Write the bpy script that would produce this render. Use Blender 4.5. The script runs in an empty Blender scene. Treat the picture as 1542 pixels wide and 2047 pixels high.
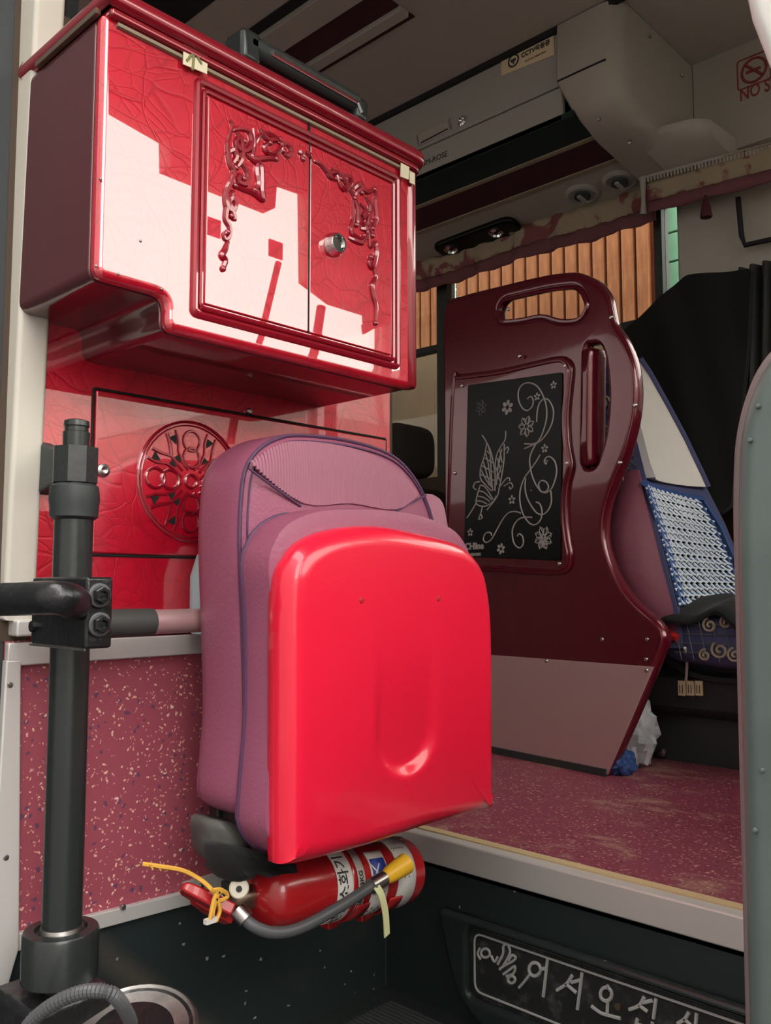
import bpy, bmesh, math, random
from mathutils import Vector, Matrix, noise
random.seed(7)
PI = math.pi
SC = bpy.context.scene
COL = SC.collection
SC.unit_settings.scale_length = 0.82          # one scene unit is about 0.82 m

# ------------------------------------------------------------------ camera
FPX, CXP, CYP = 1760.0, 771.0, 1023.5
YAW, PITCH = math.radians(43.6), math.radians(4.77)
CAM = Vector((0, 0, 1.25))
FW = Vector((-math.sin(YAW)*math.cos(PITCH), math.cos(YAW)*math.cos(PITCH), math.sin(PITCH)))
RT = Vector((math.cos(YAW), math.sin(YAW), 0))
UP = RT.cross(FW)
cd = bpy.data.cameras.new('camera')
cd.sensor_fit = 'VERTICAL'; cd.sensor_height = 36.0; cd.lens = FPX/2047*36
cd.clip_start = 0.02; cd.clip_end = 200
cam = bpy.data.objects.new('camera', cd); COL.objects.link(cam)
cam.matrix_world = Matrix(((RT.x, UP.x, -FW.x, CAM.x), (RT.y, UP.y, -FW.y, CAM.y), (RT.z, UP.z, -FW.z, CAM.z), (0, 0, 0, 1)))
SC.camera = cam

# ------------------------------------------------------------------ overcast sky and exposure
w = bpy.data.worlds.new('sky'); SC.world = w; w.use_nodes = True
bg = w.node_tree.nodes['Background']
bg.inputs[0].default_value = (1.0, 0.97, 0.93, 1); bg.inputs[1].default_value = 7.0
SC.view_settings.view_transform = 'Standard'; SC.view_settings.look = 'None'
SC.view_settings.gamma = 1; SC.view_settings.use_curve_mapping = False
SC.view_settings.exposure = 0.0

# ------------------------------------------------------------------ helpers
def at(px, py, x=None, y=None, z=None):
    d = FW*FPX + RT*(px-CXP) - UP*(py-CYP)
    if x is not None: t = (x-CAM.x)/d.x
    elif y is not None: t = (y-CAM.y)/d.y
    else: t = (z-CAM.z)/d.z
    return CAM + d*t
def V(*a): return Vector(a)
class Fr:
    """a plane in the world: origin, two in-plane axes, normal"""
    def __init__(s, o, u, v):
        s.o = Vector(o); s.u = Vector(u).normalized(); s.v = Vector(v).normalized(); s.n = s.u.cross(s.v)
    def px(s, px, py, w=0.0):
        d = FW*FPX + RT*(px-CXP) - UP*(py-CYP)
        t = (s.o + s.n*w - CAM).dot(s.n)/d.dot(s.n)
        q = CAM + d*t - s.o
        return (q.dot(s.u), q.dot(s.v))
    def P(s, u, v, w=0.0): return s.o + s.u*u + s.v*v + s.n*w
    def M(s): return Matrix(((s.u.x, s.v.x, s.n.x, s.o.x), (s.u.y, s.v.y, s.n.y, s.o.y), (s.u.z, s.v.z, s.n.z, s.o.z), (0, 0, 0, 1)))
def FX(x): return Fr((x, 0, 0), (0, 1, 0), (0, 0, 1))
def FY(y): return Fr((0, y, 0), (1, 0, 0), (0, 0, 1))
def FZ(z): return Fr((0, 0, z), (1, 0, 0), (0, 1, 0))

def catmull(pts, closed=False, n=6):
    out = []; N = len(pts)
    P = [Vector(p) for p in pts]
    rng = range(N) if closed else range(N-1)
    for i in rng:
        if closed: a, b, c, d = P[i-1], P[i], P[(i+1) % N], P[(i+2) % N]
        else: a, b, c, d = P[max(i-1, 0)], P[i], P[i+1], P[min(i+2, N-1)]
        for k in range(n):
            t = k/n
            out.append(0.5*((2*b) + (c-a)*t + (2*a-5*b+4*c-d)*t*t + (3*b-a-3*c+d)*t**3))
    if not closed: out.append(P[-1].copy())
    return out
def rounded(pts, r, n=5):
    """round the corners of a closed polygon; a point may carry its own radius"""
    out = []; N = len(pts)
    for i in range(N):
        p = Vector(pts[i][:2]); a = Vector(pts[i-1][:2]); b = Vector(pts[(i+1) % N][:2])
        rr = pts[i][2] if len(pts[i]) > 2 else r
        d1, d2 = a-p, b-p
        k = min(rr, d1.length*0.48, d2.length*0.48)
        if k < 1e-6: out.append(p); continue
        s, e = p+d1.normalized()*k, p+d2.normalized()*k
        for j in range(n+1):
            t = j/n
            out.append((1-t)**2*s + 2*t*(1-t)*p + t*t*e)
    return out
def rrect(u0, v0, u1, v1, r, n=5): return rounded([(u0, v0), (u1, v0), (u1, v1), (u0, v1)], r, n)
def resample(pts, n):
    P = [Vector(p) for p in pts]; P.append(P[0].copy())
    L = [0]
    for i in range(len(P)-1): L.append(L[-1]+(P[i+1]-P[i]).length)
    out = []; j = 0
    for k in range(n):
        s = L[-1]*k/n
        while L[j+1] < s: j += 1
        t = (s-L[j])/max(L[j+1]-L[j], 1e-9)
        out.append(P[j].lerp(P[j+1], t))
    return out
def area2(p): return 0.5*sum(p[i-1][0]*p[i][1]-p[i][0]*p[i-1][1] for i in range(len(p)))
def ccw(p): return p if area2(p) > 0 else p[::-1]
def inset(poly, d):
    N = len(poly); out = []
    for i in range(N):
        a, p, b = poly[i-1], poly[i], poly[(i+1) % N]
        t = (b-a).normalized(); nrm = Vector((-t.y, t.x))
        out.append(p+nrm*d)
    return out

WO = {}
class MB:
    def __init__(s): s.v = []; s.f = []
    def add(s, vs, fs):
        k = len(s.v); s.v += [Vector(x) for x in vs]; s.f += [tuple(i+k for i in f) for f in fs]; return s
    def box(s, x0, x1, y0, y1, z0, z1):
        return s.add([(x0,y0,z0),(x1,y0,z0),(x1,y1,z0),(x0,y1,z0),(x0,y0,z1),(x1,y0,z1),(x1,y1,z1),(x0,y1,z1)],
                     [(0,3,2,1),(4,5,6,7),(0,1,5,4),(1,2,6,5),(2,3,7,6),(3,0,4,7)])
    def fbox(s, fr, u0, u1, v0, v1, w0, w1):
        c = [fr.P(u,v,ww) for ww in (w0,w1) for (u,v) in ((u0,v0),(u1,v0),(u1,v1),(u0,v1))]
        return s.add(c, [(0,3,2,1),(4,5,6,7),(0,1,5,4),(1,2,6,5),(2,3,7,6),(3,0,4,7)])
    def rings(s, R, cap0=True, cap1=True, closed=True):
        n = len(R[0]); k = len(s.v)
        for r in R: s.v += [Vector(p) for p in r]
        for i in range(len(R)-1):
            for j in range(n if closed else n-1):
                j2 = (j+1) % n
                s.f.append((k+i*n+j, k+i*n+j2, k+(i+1)*n+j2, k+(i+1)*n+j))
        if cap0: s.f.append(tuple(k+j for j in range(n))[::-1])
        if cap1: s.f.append(tuple(k+(len(R)-1)*n+j for j in range(n)))
        return s
    def tube(s, path, r, n=8, closed=False, flat=None):
        P = [Vector(p) for p in path]
        if closed: P = P+[P[0].copy()]
        R = []; prev = None
        for i, p in enumerate(P):
            if closed: t = P[1 if i in (0, len(P)-1) else i+1]-P[-2 if i in (0, len(P)-1) else i-1]
            else: t = P[min(i+1, len(P)-1)]-P[max(i-1, 0)]
            if t.length < 1e-9: t = V(0,0,1)
            t.normalize()
            if prev is None:
                h = flat if flat is not None else (V(0,0,1) if abs(t.z) < 0.9 else V(1,0,0))
                a = (h - t*h.dot(t)).normalized()
            else:
                h = flat if flat is not None else prev
                a = (h - t*h.dot(t))
                a = a.normalized() if a.length > 1e-6 else prev
            prev = a; b = t.cross(a)
            rr = r[min(i, len(r)-1)] if isinstance(r, (list, tuple)) else r
            R.append([p + a*(rr*math.cos(2*PI*k/n)) + b*(rr*math.sin(2*PI*k/n)) for k in range(n)])
        return s.rings(R, not closed, not closed)
    def lathe(s, base, axis, prof, n=24, cap0=True, cap1=True):
        ax = Vector(axis).normalized(); h = V(0,0,1) if abs(ax.z) < 0.9 else V(1,0,0)
        a = (h-ax*h.dot(ax)).normalized(); b = ax.cross(a); base = Vector(base)
        R = [[base+ax*hh+(a*math.cos(2*PI*k/n)+b*math.sin(2*PI*k/n))*max(r, 1e-4) for k in range(n)] for (r, hh) in prof]
        return s.rings(R, cap0, cap1)
    def prism(s, pts, vec):
        P = [Vector(p) for p in pts]; vec = Vector(vec)
        return s.rings([P, [p+vec for p in P]])
    def sphere(s, c, r, sx=1, sy=1, sz=1, n=12, m=7):
        R = []
        for i in range(m+1):
            th = PI*i/m; R.append([Vector(c)+V(sx*r*math.sin(th)*math.cos(2*PI*k/n), sy*r*math.sin(th)*math.sin(2*PI*k/n), -sz*r*math.cos(th)) for k in range(n)])
        return s.rings(R, False, False)
    def grid(s, fn, nu, nv):
        k = len(s.v)
        for j in range(nv+1):
            for i in range(nu+1): s.v.append(Vector(fn(i/nu, j/nv)))
        for j in range(nv):
            for i in range(nu):
                a = k+j*(nu+1)+i; s.f.append((a, a+1, a+nu+2, a+nu+1))
        return s
    def build(s, name, m, parent=None, sharp=40, bev=0, kind=None, label=None, solid=0, flipcheck=True):
        me = bpy.data.meshes.new(name)
        xs = [v.x for v in s.v]; ys = [v.y for v in s.v]; zs = [v.z for v in s.v]
        o0 = V((min(xs)+max(xs))/2, (min(ys)+max(ys))/2, min(zs))
        me.from_pydata([tuple(v-o0) for v in s.v], [], s.f)
        bm = bmesh.new(); bm.from_mesh(me)
        bmesh.ops.remove_doubles(bm, verts=bm.verts, dist=1e-6)
        if flipcheck: bmesh.ops.recalc_face_normals(bm, faces=bm.faces)
        bm.to_mesh(me); bm.free()
        return finish(name, me, o0, m, parent, sharp, bev, kind, label, solid)
def finish(name, me, o0, m, parent, sharp=40, bev=0, kind=None, label=None, solid=0, wn=False):
    me.materials.clear(); me.materials.append(MT[m] if isinstance(m, str) else m)
    for p in me.polygons: p.use_smooth = True
    me.set_sharp_from_angle(angle=math.radians(sharp))
    o = bpy.data.objects.new(name, me); COL.objects.link(o)
    if parent is not None:
        o.parent = parent; o.location = o0 - WO[parent.name]
    else: o.location = o0
    WO[o.name] = o0.copy()
    if solid:
        md = o.modifiers.new('solid', 'SOLIDIFY'); md.thickness = solid; md.offset = 0
    if bev:
        md = o.modifiers.new('bevel', 'BEVEL'); md.width = bev; md.segments = 2; md.limit_method = 'ANGLE'; md.angle_limit = math.radians(35)
    if wn or bev:
        md = o.modifiers.new('normals', 'WEIGHTED_NORMAL'); md.keep_sharp = True; md.weight = 100
    if kind: o['kind'] = kind
    if label: o['label'] = label
    return o
def plate(name, m, fr, outlines, w0, w1, bevel=0.0, parent=None, res=2, sharp=40, **kw):
    """flat slab in a plane with holes: outlines[0] outer, the rest holes, between heights w0 and w1"""
    cu = bpy.data.curves.new('c', 'CURVE'); cu.dimensions = '2D'; cu.fill_mode = 'BOTH'
    for ol in outlines:
        sp = cu.splines.new('POLY'); sp.points.add(len(ol)-1); sp.use_cyclic_u = True
        for i, p in enumerate(ol): sp.points[i].co = (p[0], p[1], 0, 1)
    t = abs(w1-w0); bevel = min(bevel, t*0.49)
    cu.extrude = t/2-bevel; cu.bevel_depth = bevel; cu.bevel_resolution = res; cu.offset = -bevel
    ob = bpy.data.objects.new('c', cu); COL.objects.link(ob)
    dg = bpy.context.evaluated_depsgraph_get()
    me = bpy.data.meshes.new_from_object(ob.evaluated_get(dg))
    bpy.data.objects.remove(ob); bpy.data.curves.remove(cu)
    me.name = name
    me.transform(fr.M() @ Matrix.Translation((0, 0, (w0+w1)/2)))
    vs = [v.co for v in me.vertices]
    o0 = V((min(v.x for v in vs)+max(v.x for v in vs))/2, (min(v.y for v in vs)+max(v.y for v in vs))/2, min(v.z for v in vs))
    me.transform(Matrix.Translation(-o0))
    bm = bmesh.new(); bm.from_mesh(me); bmesh.ops.remove_doubles(bm, verts=bm.verts, dist=1e-5)
    bmesh.ops.recalc_face_normals(bm, faces=bm.faces); bm.to_mesh(me); bm.free()
    return finish(name, me, o0, m, parent, sharp, wn=True, **kw)
def text(name, body, m, fr, u, v, size, wd=0.001, w0=0.0, parent=None, rot=0, align='CENTER', bold=0.0, sx=1.0):
    cu = bpy.data.curves.new('t', 'FONT'); cu.body = body; cu.size = size; cu.extrude = wd/2; cu.align_x = align; cu.align_y = 'CENTER'
    cu.offset = bold; cu.resolution_u = 3
    ob = bpy.data.objects.new('t', cu); COL.objects.link(ob)
    me = bpy.data.meshes.new_from_object(ob.evaluated_get(bpy.context.evaluated_depsgraph_get()))
    bpy.data.objects.remove(ob); bpy.data.curves.remove(cu)
    me.name = name
    me.transform(fr.M() @ Matrix.Translation((u, v, w0+wd/2)) @ Matrix.Rotation(rot, 4, 'Z') @ Matrix.Diagonal((sx, 1, 1, 1)))
    vs = [q.co for q in me.vertices]
    o0 = V((min(q.x for q in vs)+max(q.x for q in vs))/2, (min(q.y for q in vs)+max(q.y for q in vs))/2, min(q.z for q in vs))
    me.transform(Matrix.Translation(-o0))
    return finish(name, me, o0, m, parent, 30)
def pillow(name, m, fr, outline, prof, fan, parent=None, n=96, dz=None, sharp=60, **kw):
    """cushion: outline swept through (inset, height) rings, closed in front by rings scaled to the centre with heights"""
    ol = resample(ccw([Vector(p[:2]) for p in outline]), n)
    c = sum(ol, Vector((0, 0)))/n
    b = MB(); R = []
    for (i, h) in prof:
        q = inset(ol, i); R.append([(p, h) for p in q])
    last = [p for p, h in R[-1]]
    for (sc, h) in fan: R.append([(c+(p-c)*sc, h) for p in last])
    rr = []
    for ring in R:
        rr.append([fr.P(p.x, p.y, h + (dz(p.x, p.y) if dz else 0)) for p, h in ring])
    b.rings(rr, True, True)
    return b.build(name, m, parent, sharp, **kw)
def thing(name, label, cat, loc, group=None):
    o = bpy.data.objects.new(name, None); COL.objects.link(o)
    o.location = loc; o.empty_display_size = 0.05; WO[o.name] = Vector(loc)
    o['label'] = label; o['category'] = cat
    if group: o['group'] = group
    return o
def tag(o, label, cat, group=None):
    o['label'] = label; o['category'] = cat
    if group: o['group'] = group
    return o
def struct(o, label=None):
    o['kind'] = 'structure'
    if label: o['label'] = label
    return o
def screw(parent, p, nrm, r=0.004, m='steel', name='screw'):
    return MB().lathe(p, nrm, [(r, -0.002), (r, r*0.35), (r*0.75, r*0.7), (0.0005, r*0.8)], 10).build(name, m, parent)
def zpx(pts, ox, oy, s): return [(ox+x/s, oy+y/s) for x, y in pts]

# ------------------------------------------------------------------ materials
MT = {}
def mat(name, col, rough=0.5, metal=0.0, coat=0.0, coat_rough=0.02, coat_ior=1.5, bump=None, var=None, spec=0.5, aniso=0, sheen=0, trans=0, alpha=1):
    m = bpy.data.materials.new(name); m.use_nodes = True
    nt = m.node_tree; b = nt.nodes['Principled BSDF']
    b.inputs['Base Color'].default_value = (*col, 1); b.inputs['Roughness'].default_value = rough
    b.inputs['Metallic'].default_value = metal; b.inputs['Coat Weight'].default_value = coat
    b.inputs['Coat Roughness'].default_value = coat_rough; b.inputs['Coat IOR'].default_value = coat_ior
    b.inputs['Specular IOR Level'].default_value = spec; b.inputs['Sheen Weight'].default_value = sheen
    tc = nt.nodes.new('ShaderNodeTexCoord')
    if bump:
        nz = nt.nodes.new('ShaderNodeTexNoise'); nz.inputs['Scale'].default_value = bump[0]; nz.inputs['Detail'].default_value = 4
        bp = nt.nodes.new('ShaderNodeBump'); bp.inputs['Strength'].default_value = bump[1]; bp.inputs['Distance'].default_value = 0.01
        nt.links.new(tc.outputs['Object'], nz.inputs['Vector']); nt.links.new(nz.outputs[0], bp.inputs['Height']); nt.links.new(bp.outputs[0], b.inputs['Normal'])
    if var:
        nz = nt.nodes.new('ShaderNodeTexNoise'); nz.inputs['Scale'].default_value = var[0]; nz.inputs['Detail'].default_value = 5
        rp = nt.nodes.new('ShaderNodeValToRGB'); rp.color_ramp.elements[0].position = 0.3; rp.color_ramp.elements[1].position = 0.7
        k = var[1]; rp.color_ramp.elements[0].color = tuple(c*(1-k) for c in col)+(1,); rp.color_ramp.elements[1].color = tuple(min(1, c*(1+k)) for c in col)+(1,)
        nt.links.new(tc.outputs['Object'], nz.inputs['Vector']); nt.links.new(nz.outputs[0], rp.inputs[0]); nt.links.new(rp.outputs[0], b.inputs['Base Color'])
    MT[name] = m
    return m
def nodes(m): return m.node_tree, m.node_tree.nodes['Principled BSDF'], next(n for n in m.node_tree.nodes if n.type == 'TEX_COORD')

def crinkle(m, base, dark, scale=7.0, strength=0.5):
    """wrinkled foil under lacquer: fine crossing creases as relief and slightly darker lines"""
    nt, b, tc = nodes(m); L = nt.links.new
    nz = nt.nodes.new('ShaderNodeTexNoise'); nz.inputs['Scale'].default_value = 2.2; nz.inputs['Detail'].default_value = 3
    mx = nt.nodes.new('ShaderNodeVectorMath'); mx.operation = 'MULTIPLY_ADD'; mx.inputs[1].default_value = (0.35, 0.35, 0.35)
    L(tc.outputs['Object'], nz.inputs['Vector']); L(nz.outputs['Color'], mx.inputs[0]); L(tc.outputs['Object'], mx.inputs[2])
    acc = None
    for sc, st, wdt, amt in ((scale, (1, 1.7, 0.7), 0.018, 0.55), (scale*1.9, (1, 0.7, 1.5), 0.03, 0.4), (scale*4.5, (1, 1.2, 0.8), 0.06, 0.3)):
        mp = nt.nodes.new('ShaderNodeMapping'); mp.inputs['Scale'].default_value = st; mp.inputs['Rotation'].default_value = (sc*0.7, 0, 0); L(mx.outputs[0], mp.inputs['Vector'])
        v = nt.nodes.new('ShaderNodeTexVoronoi'); v.feature = 'DISTANCE_TO_EDGE'; v.inputs['Scale'].default_value = sc; L(mp.outputs[0], v.inputs['Vector'])
        rp = nt.nodes.new('ShaderNodeValToRGB'); rp.color_ramp.elements[0].position = 0.0; rp.color_ramp.elements[1].position = wdt
        k = 1-amt; rp.color_ramp.elements[0].color = (k, k, k, 1); rp.color_ramp.elements[1].color = (1, 1, 1, 1)
        L(v.outputs['Distance'], rp.inputs[0])
        if acc is None: acc = rp.outputs[0]
        else:
            mu = nt.nodes.new('ShaderNodeMath'); mu.operation = 'MULTIPLY'; L(acc, mu.inputs[0]); L(rp.outputs[0], mu.inputs[1]); acc = mu.outputs[0]
    n2 = nt.nodes.new('ShaderNodeTexNoise'); n2.inputs['Scale'].default_value = scale*2; n2.inputs['Detail'].default_value = 6; L(mx.outputs[0], n2.inputs['Vector'])
    r2 = nt.nodes.new('ShaderNodeMapRange'); r2.inputs['From Min'].default_value = 0.3; r2.inputs['From Max'].default_value = 0.7; r2.inputs['To Min'].default_value = 0.7; L(n2.outputs[0], r2.inputs['Value'])
    mu = nt.nodes.new('ShaderNodeMath'); mu.operation = 'MULTIPLY'; L(acc, mu.inputs[0]); L(r2.outputs[0], mu.inputs[1])
    mix = nt.nodes.new('ShaderNodeMix'); mix.data_type = 'RGBA'; mix.inputs['A'].default_value = (*dark, 1); mix.inputs['B'].default_value = (*base, 1)
    L(mu.outputs[0], mix.inputs['Factor']); L(mix.outputs['Result'], b.inputs['Base Color'])
    bp = nt.nodes.new('ShaderNodeBump'); bp.inputs['Strength'].default_value = strength; bp.inputs['Distance'].default_value = 0.004
    L(mu.outputs[0], bp.inputs['Height']); L(bp.outputs[0], b.inputs['Normal'])
def speckle(m, base, chips, scale=60, frac=0.5, size=0.28, dirt=None, stretch=(1,1,1)):
    nt, b, tc = nodes(m); L = nt.links.new
    nz0 = nt.nodes.new('ShaderNodeTexNoise'); nz0.inputs['Scale'].default_value = 90; nz0.inputs['Detail'].default_value = 1
    av = nt.nodes.new('ShaderNodeVectorMath'); av.operation = 'MULTIPLY_ADD'; av.inputs[1].default_value = (0.012, 0.012, 0.012)
    L(tc.outputs['Object'], nz0.inputs['Vector']); L(nz0.outputs['Color'], av.inputs[0]); L(tc.outputs['Object'], av.inputs[2])
    mp = nt.nodes.new('ShaderNodeMapping'); mp.inputs['Scale'].default_value = stretch; L(av.outputs[0], mp.inputs['Vector'])
    cur = None
    for i, (col, sc, fr, sz) in enumerate(chips):
        v = nt.nodes.new('ShaderNodeTexVoronoi'); v.inputs['Scale'].default_value = sc; L(mp.outputs[0], v.inputs['Vector'])
        lt = nt.nodes.new('ShaderNodeMath'); lt.operation = 'LESS_THAN'; lt.inputs[1].default_value = sz; L(v.outputs['Distance'], lt.inputs[0])
        sp = nt.nodes.new('ShaderNodeSeparateColor'); L(v.outputs['Color'], sp.inputs[0])
        l2 = nt.nodes.new('ShaderNodeMath'); l2.operation = 'LESS_THAN'; l2.inputs[1].default_value = fr; L(sp.outputs[0], l2.inputs[0])
        mu = nt.nodes.new('ShaderNodeMath'); mu.operation = 'MULTIPLY'; L(lt.outputs[0], mu.inputs[0]); L(l2.outputs[0], mu.inputs[1])
        mix = nt.nodes.new('ShaderNodeMix'); mix.data_type = 'RGBA'; mix.inputs['A'].default_value = (*base, 1); mix.inputs['B'].default_value = (*col, 1)
        if cur: L(cur, mix.inputs['A'])
        L(mu.outputs[0], mix.inputs['Factor']); cur = mix.outputs['Result']
    if dirt:
        nz = nt.nodes.new('ShaderNodeTexNoise'); nz.inputs['Scale'].default_value = dirt[1]; nz.inputs['Detail'].default_value = 8; nz.inputs['Roughness'].default_value = 0.65
        L(mp.outputs[0], nz.inputs['Vector'])
        rp = nt.nodes.new('ShaderNodeValToRGB'); rp.color_ramp.elements[0].position = dirt[2]; rp.color_ramp.elements[1].position = dirt[2]+0.16
        L(nz.outputs[0], rp.inputs[0])
        mu = nt.nodes.new('ShaderNodeMath'); mu.operation = 'MULTIPLY'; mu.inputs[1].default_value = dirt[3]; L(rp.outputs[0], mu.inputs[0])
        mix = nt.nodes.new('ShaderNodeMix'); mix.data_type = 'RGBA'; mix.inputs['B'].default_value = (*dirt[0], 1)
        L(cur, mix.inputs['A']); L(mu.outputs[0], mix.inputs['Factor']); cur = mix.outputs['Result']
    L(cur, b.inputs['Base Color'])
def dusty(m, base, dust, scale, pos, amt, specks=None):
    speckle(m, base, specks or [(base, 10, 0.0, 0.1)], dirt=(dust, scale, pos, amt))

mat('red_foil', (0.5, 0.004, 0.025), 0.38, 0.2, 1.0, 0.012, 2.25); crinkle(MT['red_foil'], (0.72, 0.003, 0.03), (0.4, 0.0015, 0.016), 7.0, 0.22)
mat('carcass_shaded', (0.10, 0.006, 0.014), 0.3, 0.1, 1.0, 0.04, 1.5)  # shade on the cabinet's side and underside put into a darker colour
mat('red_trim', (0.33, 0.004, 0.02), 0.3, 0.2, 1.0, 0.03, 1.7)
mat('burgundy', (0.135, 0.003, 0.014), 0.25, 0.3, 1.0, 0.05, 1.5, bump=(3, 0.06))
mat('shell_red', (0.9, 0.012, 0.05), 0.3, 0, 0.6, 0.06, 1.5)
mat('purple_leather', (0.34, 0.095, 0.165), 0.42, bump=(160, 0.12), spec=0.4)
mat('seat_vinyl', (0.2, 0.055, 0.085), 0.4, bump=(30, 0.15))
mat('purple_fabric', (0.4, 0.15, 0.22), 0.8, sheen=0.2)
mat('piping', (0.1, 0.04, 0.1), 0.5)
mat('black_paint', (0.022, 0.026, 0.025), 0.27, bump=(60, 0.05), spec=0.6)
mat('black_worn', (0.012, 0.012, 0.013), 0.3, bump=(45, 0.25), spec=0.6); dusty(MT['black_worn'], (0.01, 0.01, 0.011), (0.09, 0.06, 0.045), 60, 0.6, 0.8)
mat('black_plastic', (0.02, 0.03, 0.03), 0.3); dusty(MT['black_plastic'], (0.026, 0.037, 0.038), (0.085, 0.075, 0.065), 4, 0.6, 0.6, [((0.4, 0.42, 0.4), 45, 0.05, 0.13)])
mat('black_rubber', (0.03, 0.035, 0.035), 0.5)
mat('step_rubber', (0.085, 0.09, 0.09), 0.5)
mat('dark_box', (0.038, 0.045, 0.046), 0.55, bump=(120, 0.1))
mat('black_cloth', (0.004, 0.0045, 0.005), 0.95, sheen=0.05)
mat('grey_cloth', (0.03, 0.032, 0.03), 0.85)
mat('grey_rubber', (0.05, 0.05, 0.048), 0.6)
mat('cover_grey', (0.13, 0.13, 0.12), 0.6, var=(20, 0.3))
mat('hose_rubber', (0.085, 0.085, 0.09), 0.45)
mat('steel', (0.55, 0.5, 0.48), 0.3, 1.0)
mat('chrome', (0.8, 0.8, 0.8), 0.08, 1.0)
mat('dull_steel', (0.4, 0.38, 0.36), 0.4, 1.0, var=(30, 0.3))
mat('aluminium', (0.72, 0.69, 0.66), 0.45, 0.3, bump=(90, 0.03))
mat('kick_plate', (0.7, 0.47, 0.47), 0.38, 0.6, bump=(70, 0.02))
mat('cream_rubber', (0.62, 0.58, 0.5), 0.6)
mat('door_grey', (0.1, 0.125, 0.118), 0.4, 0.2, var=(9, 0.2))
mat('door_pink', (0.17, 0.125, 0.125), 0.5)
mat('panel_pink', (0.4, 0.085, 0.12), 0.45)
speckle(MT['panel_pink'], (0.4, 0.085, 0.12), [((0.16, 0.07, 0.14), 62, 0.3, 0.22), ((0.07, 0.02, 0.05), 40, 0.04, 0.13), ((0.9, 0.55, 0.42), 95, 0.4, 0.22), ((0.8, 0.4, 0.34), 150, 0.3, 0.24), ((0.95, 0.7, 0.55), 60, 0.16, 0.17)])
mat('floor_maroon', (0.2, 0.04, 0.065), 0.5, bump=(200, 0.06))
speckle(MT['floor_maroon'], (0.3, 0.055, 0.095), [((0.13, 0.03, 0.065), 70, 0.25, 0.25), ((0.75, 0.42, 0.34), 80, 0.4, 0.24), ((0.7, 0.36, 0.28), 130, 0.4, 0.26)], dirt=((0.6, 0.38, 0.27), 7, 0.53, 0.7), stretch=(0.75, 1.5, 1))
mat('yellow_strip', (0.72, 0.55, 0.3), 0.6, bump=(300, 0.3))
mat('grey_plastic', (0.38, 0.36, 0.32), 0.6, bump=(150, 0.04))
mat('grey_plastic_warm', (0.42, 0.38, 0.32), 0.6)
mat('seam_dark', (0.01, 0.01, 0.01), 0.8)
mat('ceiling_grey', (0.45, 0.41, 0.35), 0.75)
mat('strip_burgundy', (0.055, 0.008, 0.014), 0.6)
mat('strip_green', (0.006, 0.02, 0.018), 0.6)
mat('strip_cream', (0.3, 0.24, 0.16), 0.6)
mat('tape', (0.85, 0.76, 0.55), 0.7)
mat('ink', (0.03, 0.03, 0.03), 0.7)
mat('ink_olive', (0.25, 0.24, 0.1), 0.7)
mat('ink_red', (0.3, 0.04, 0.03), 0.6)
mat('sticker_cream', (0.75, 0.6, 0.38), 0.6)
mat('glass_black', (0.003, 0.004, 0.004), 0.35, spec=0.2)
mat('etch', (0.42, 0.39, 0.37), 0.6)
mat('etch_dim', (0.12, 0.11, 0.105), 0.6)
mat('letter', (0.55, 0.55, 0.54), 0.5)
mat('sign_plate', (0.03, 0.031, 0.031), 0.3, bump=(120, 0.1)); dusty(MT['sign_plate'], (0.03, 0.032, 0.032), (0.13, 0.125, 0.12), 30, 0.52, 0.7)
mat('ext_red', (0.42, 0.012, 0.016), 0.25, 0, 0.5)
mat('ext_label', (0.7, 0.66, 0.62), 0.5)
mat('ext_blue', (0.02, 0.045, 0.3), 0.5)
mat('yellow', (0.9, 0.5, 0.03), 0.4)
mat('yellow_cord', (0.75, 0.4, 0.06), 0.6)
mat('tag_strap', (0.75, 0.75, 0.4), 0.6)
mat('gauge', (0.75, 0.7, 0.58), 0.4)
mat('brass', (0.5, 0.38, 0.28), 0.35, 1.0)
mat('seat_blue', (0.07, 0.075, 0.17), 0.85)
mat('seat_cream', (0.3, 0.24, 0.18), 0.9)
mat('white_cover', (0.75, 0.7, 0.65), 0.9, bump=(25, 0.3))
mat('weave_white', (0.75, 0.8, 0.88), 0.6)
mat('weave_blue', (0.03, 0.075, 0.24), 0.6)
mat('weave_back', (0.008, 0.014, 0.035), 0.9)
mat('valance', (0.27, 0.2, 0.13), 0.9)
nt, b, tc = nodes(MT['valance'])
nz = nt.nodes.new('ShaderNodeTexNoise'); nz.inputs['Scale'].default_value = 7; nz.inputs['Detail'].default_value = 6; nz.inputs['Distortion'].default_value = 1.5
rp = nt.nodes.new('ShaderNodeValToRGB'); rp.color_ramp.elements[0].position = 0.5; rp.color_ramp.elements[1].position = 0.56
rp.color_ramp.elements[0].color = (0.33, 0.26, 0.17, 1); rp.color_ramp.elements[1].color = (0.2, 0.06, 0.06, 1)
nt.links.new(tc.outputs['Object'], nz.inputs['Vector']); nt.links.new(nz.outputs[0], rp.inputs[0]); nt.links.new(rp.outputs[0], b.inputs['Base Color'])
mat('valance_hem', (0.17, 0.055, 0.065), 0.85)
mat('braid', (0.35, 0.32, 0.28), 0.8)
mat('tassel', (0.07, 0.012, 0.018), 0.9)
mat('plank_orange', (0.6, 0.225, 0.075), 0.75)
nt, b, tc = nodes(MT['plank_orange'])
mp = nt.nodes.new('ShaderNodeMapping'); mp.inputs['Scale'].default_value = (9, 9, 1.2)
nz = nt.nodes.new('ShaderNodeTexNoise'); nz.inputs['Scale'].default_value = 6; nz.inputs['Detail'].default_value = 7
rp = nt.nodes.new('ShaderNodeValToRGB'); rp.color_ramp.elements[0].position = 0.3; rp.color_ramp.elements[1].position = 0.7
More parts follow.
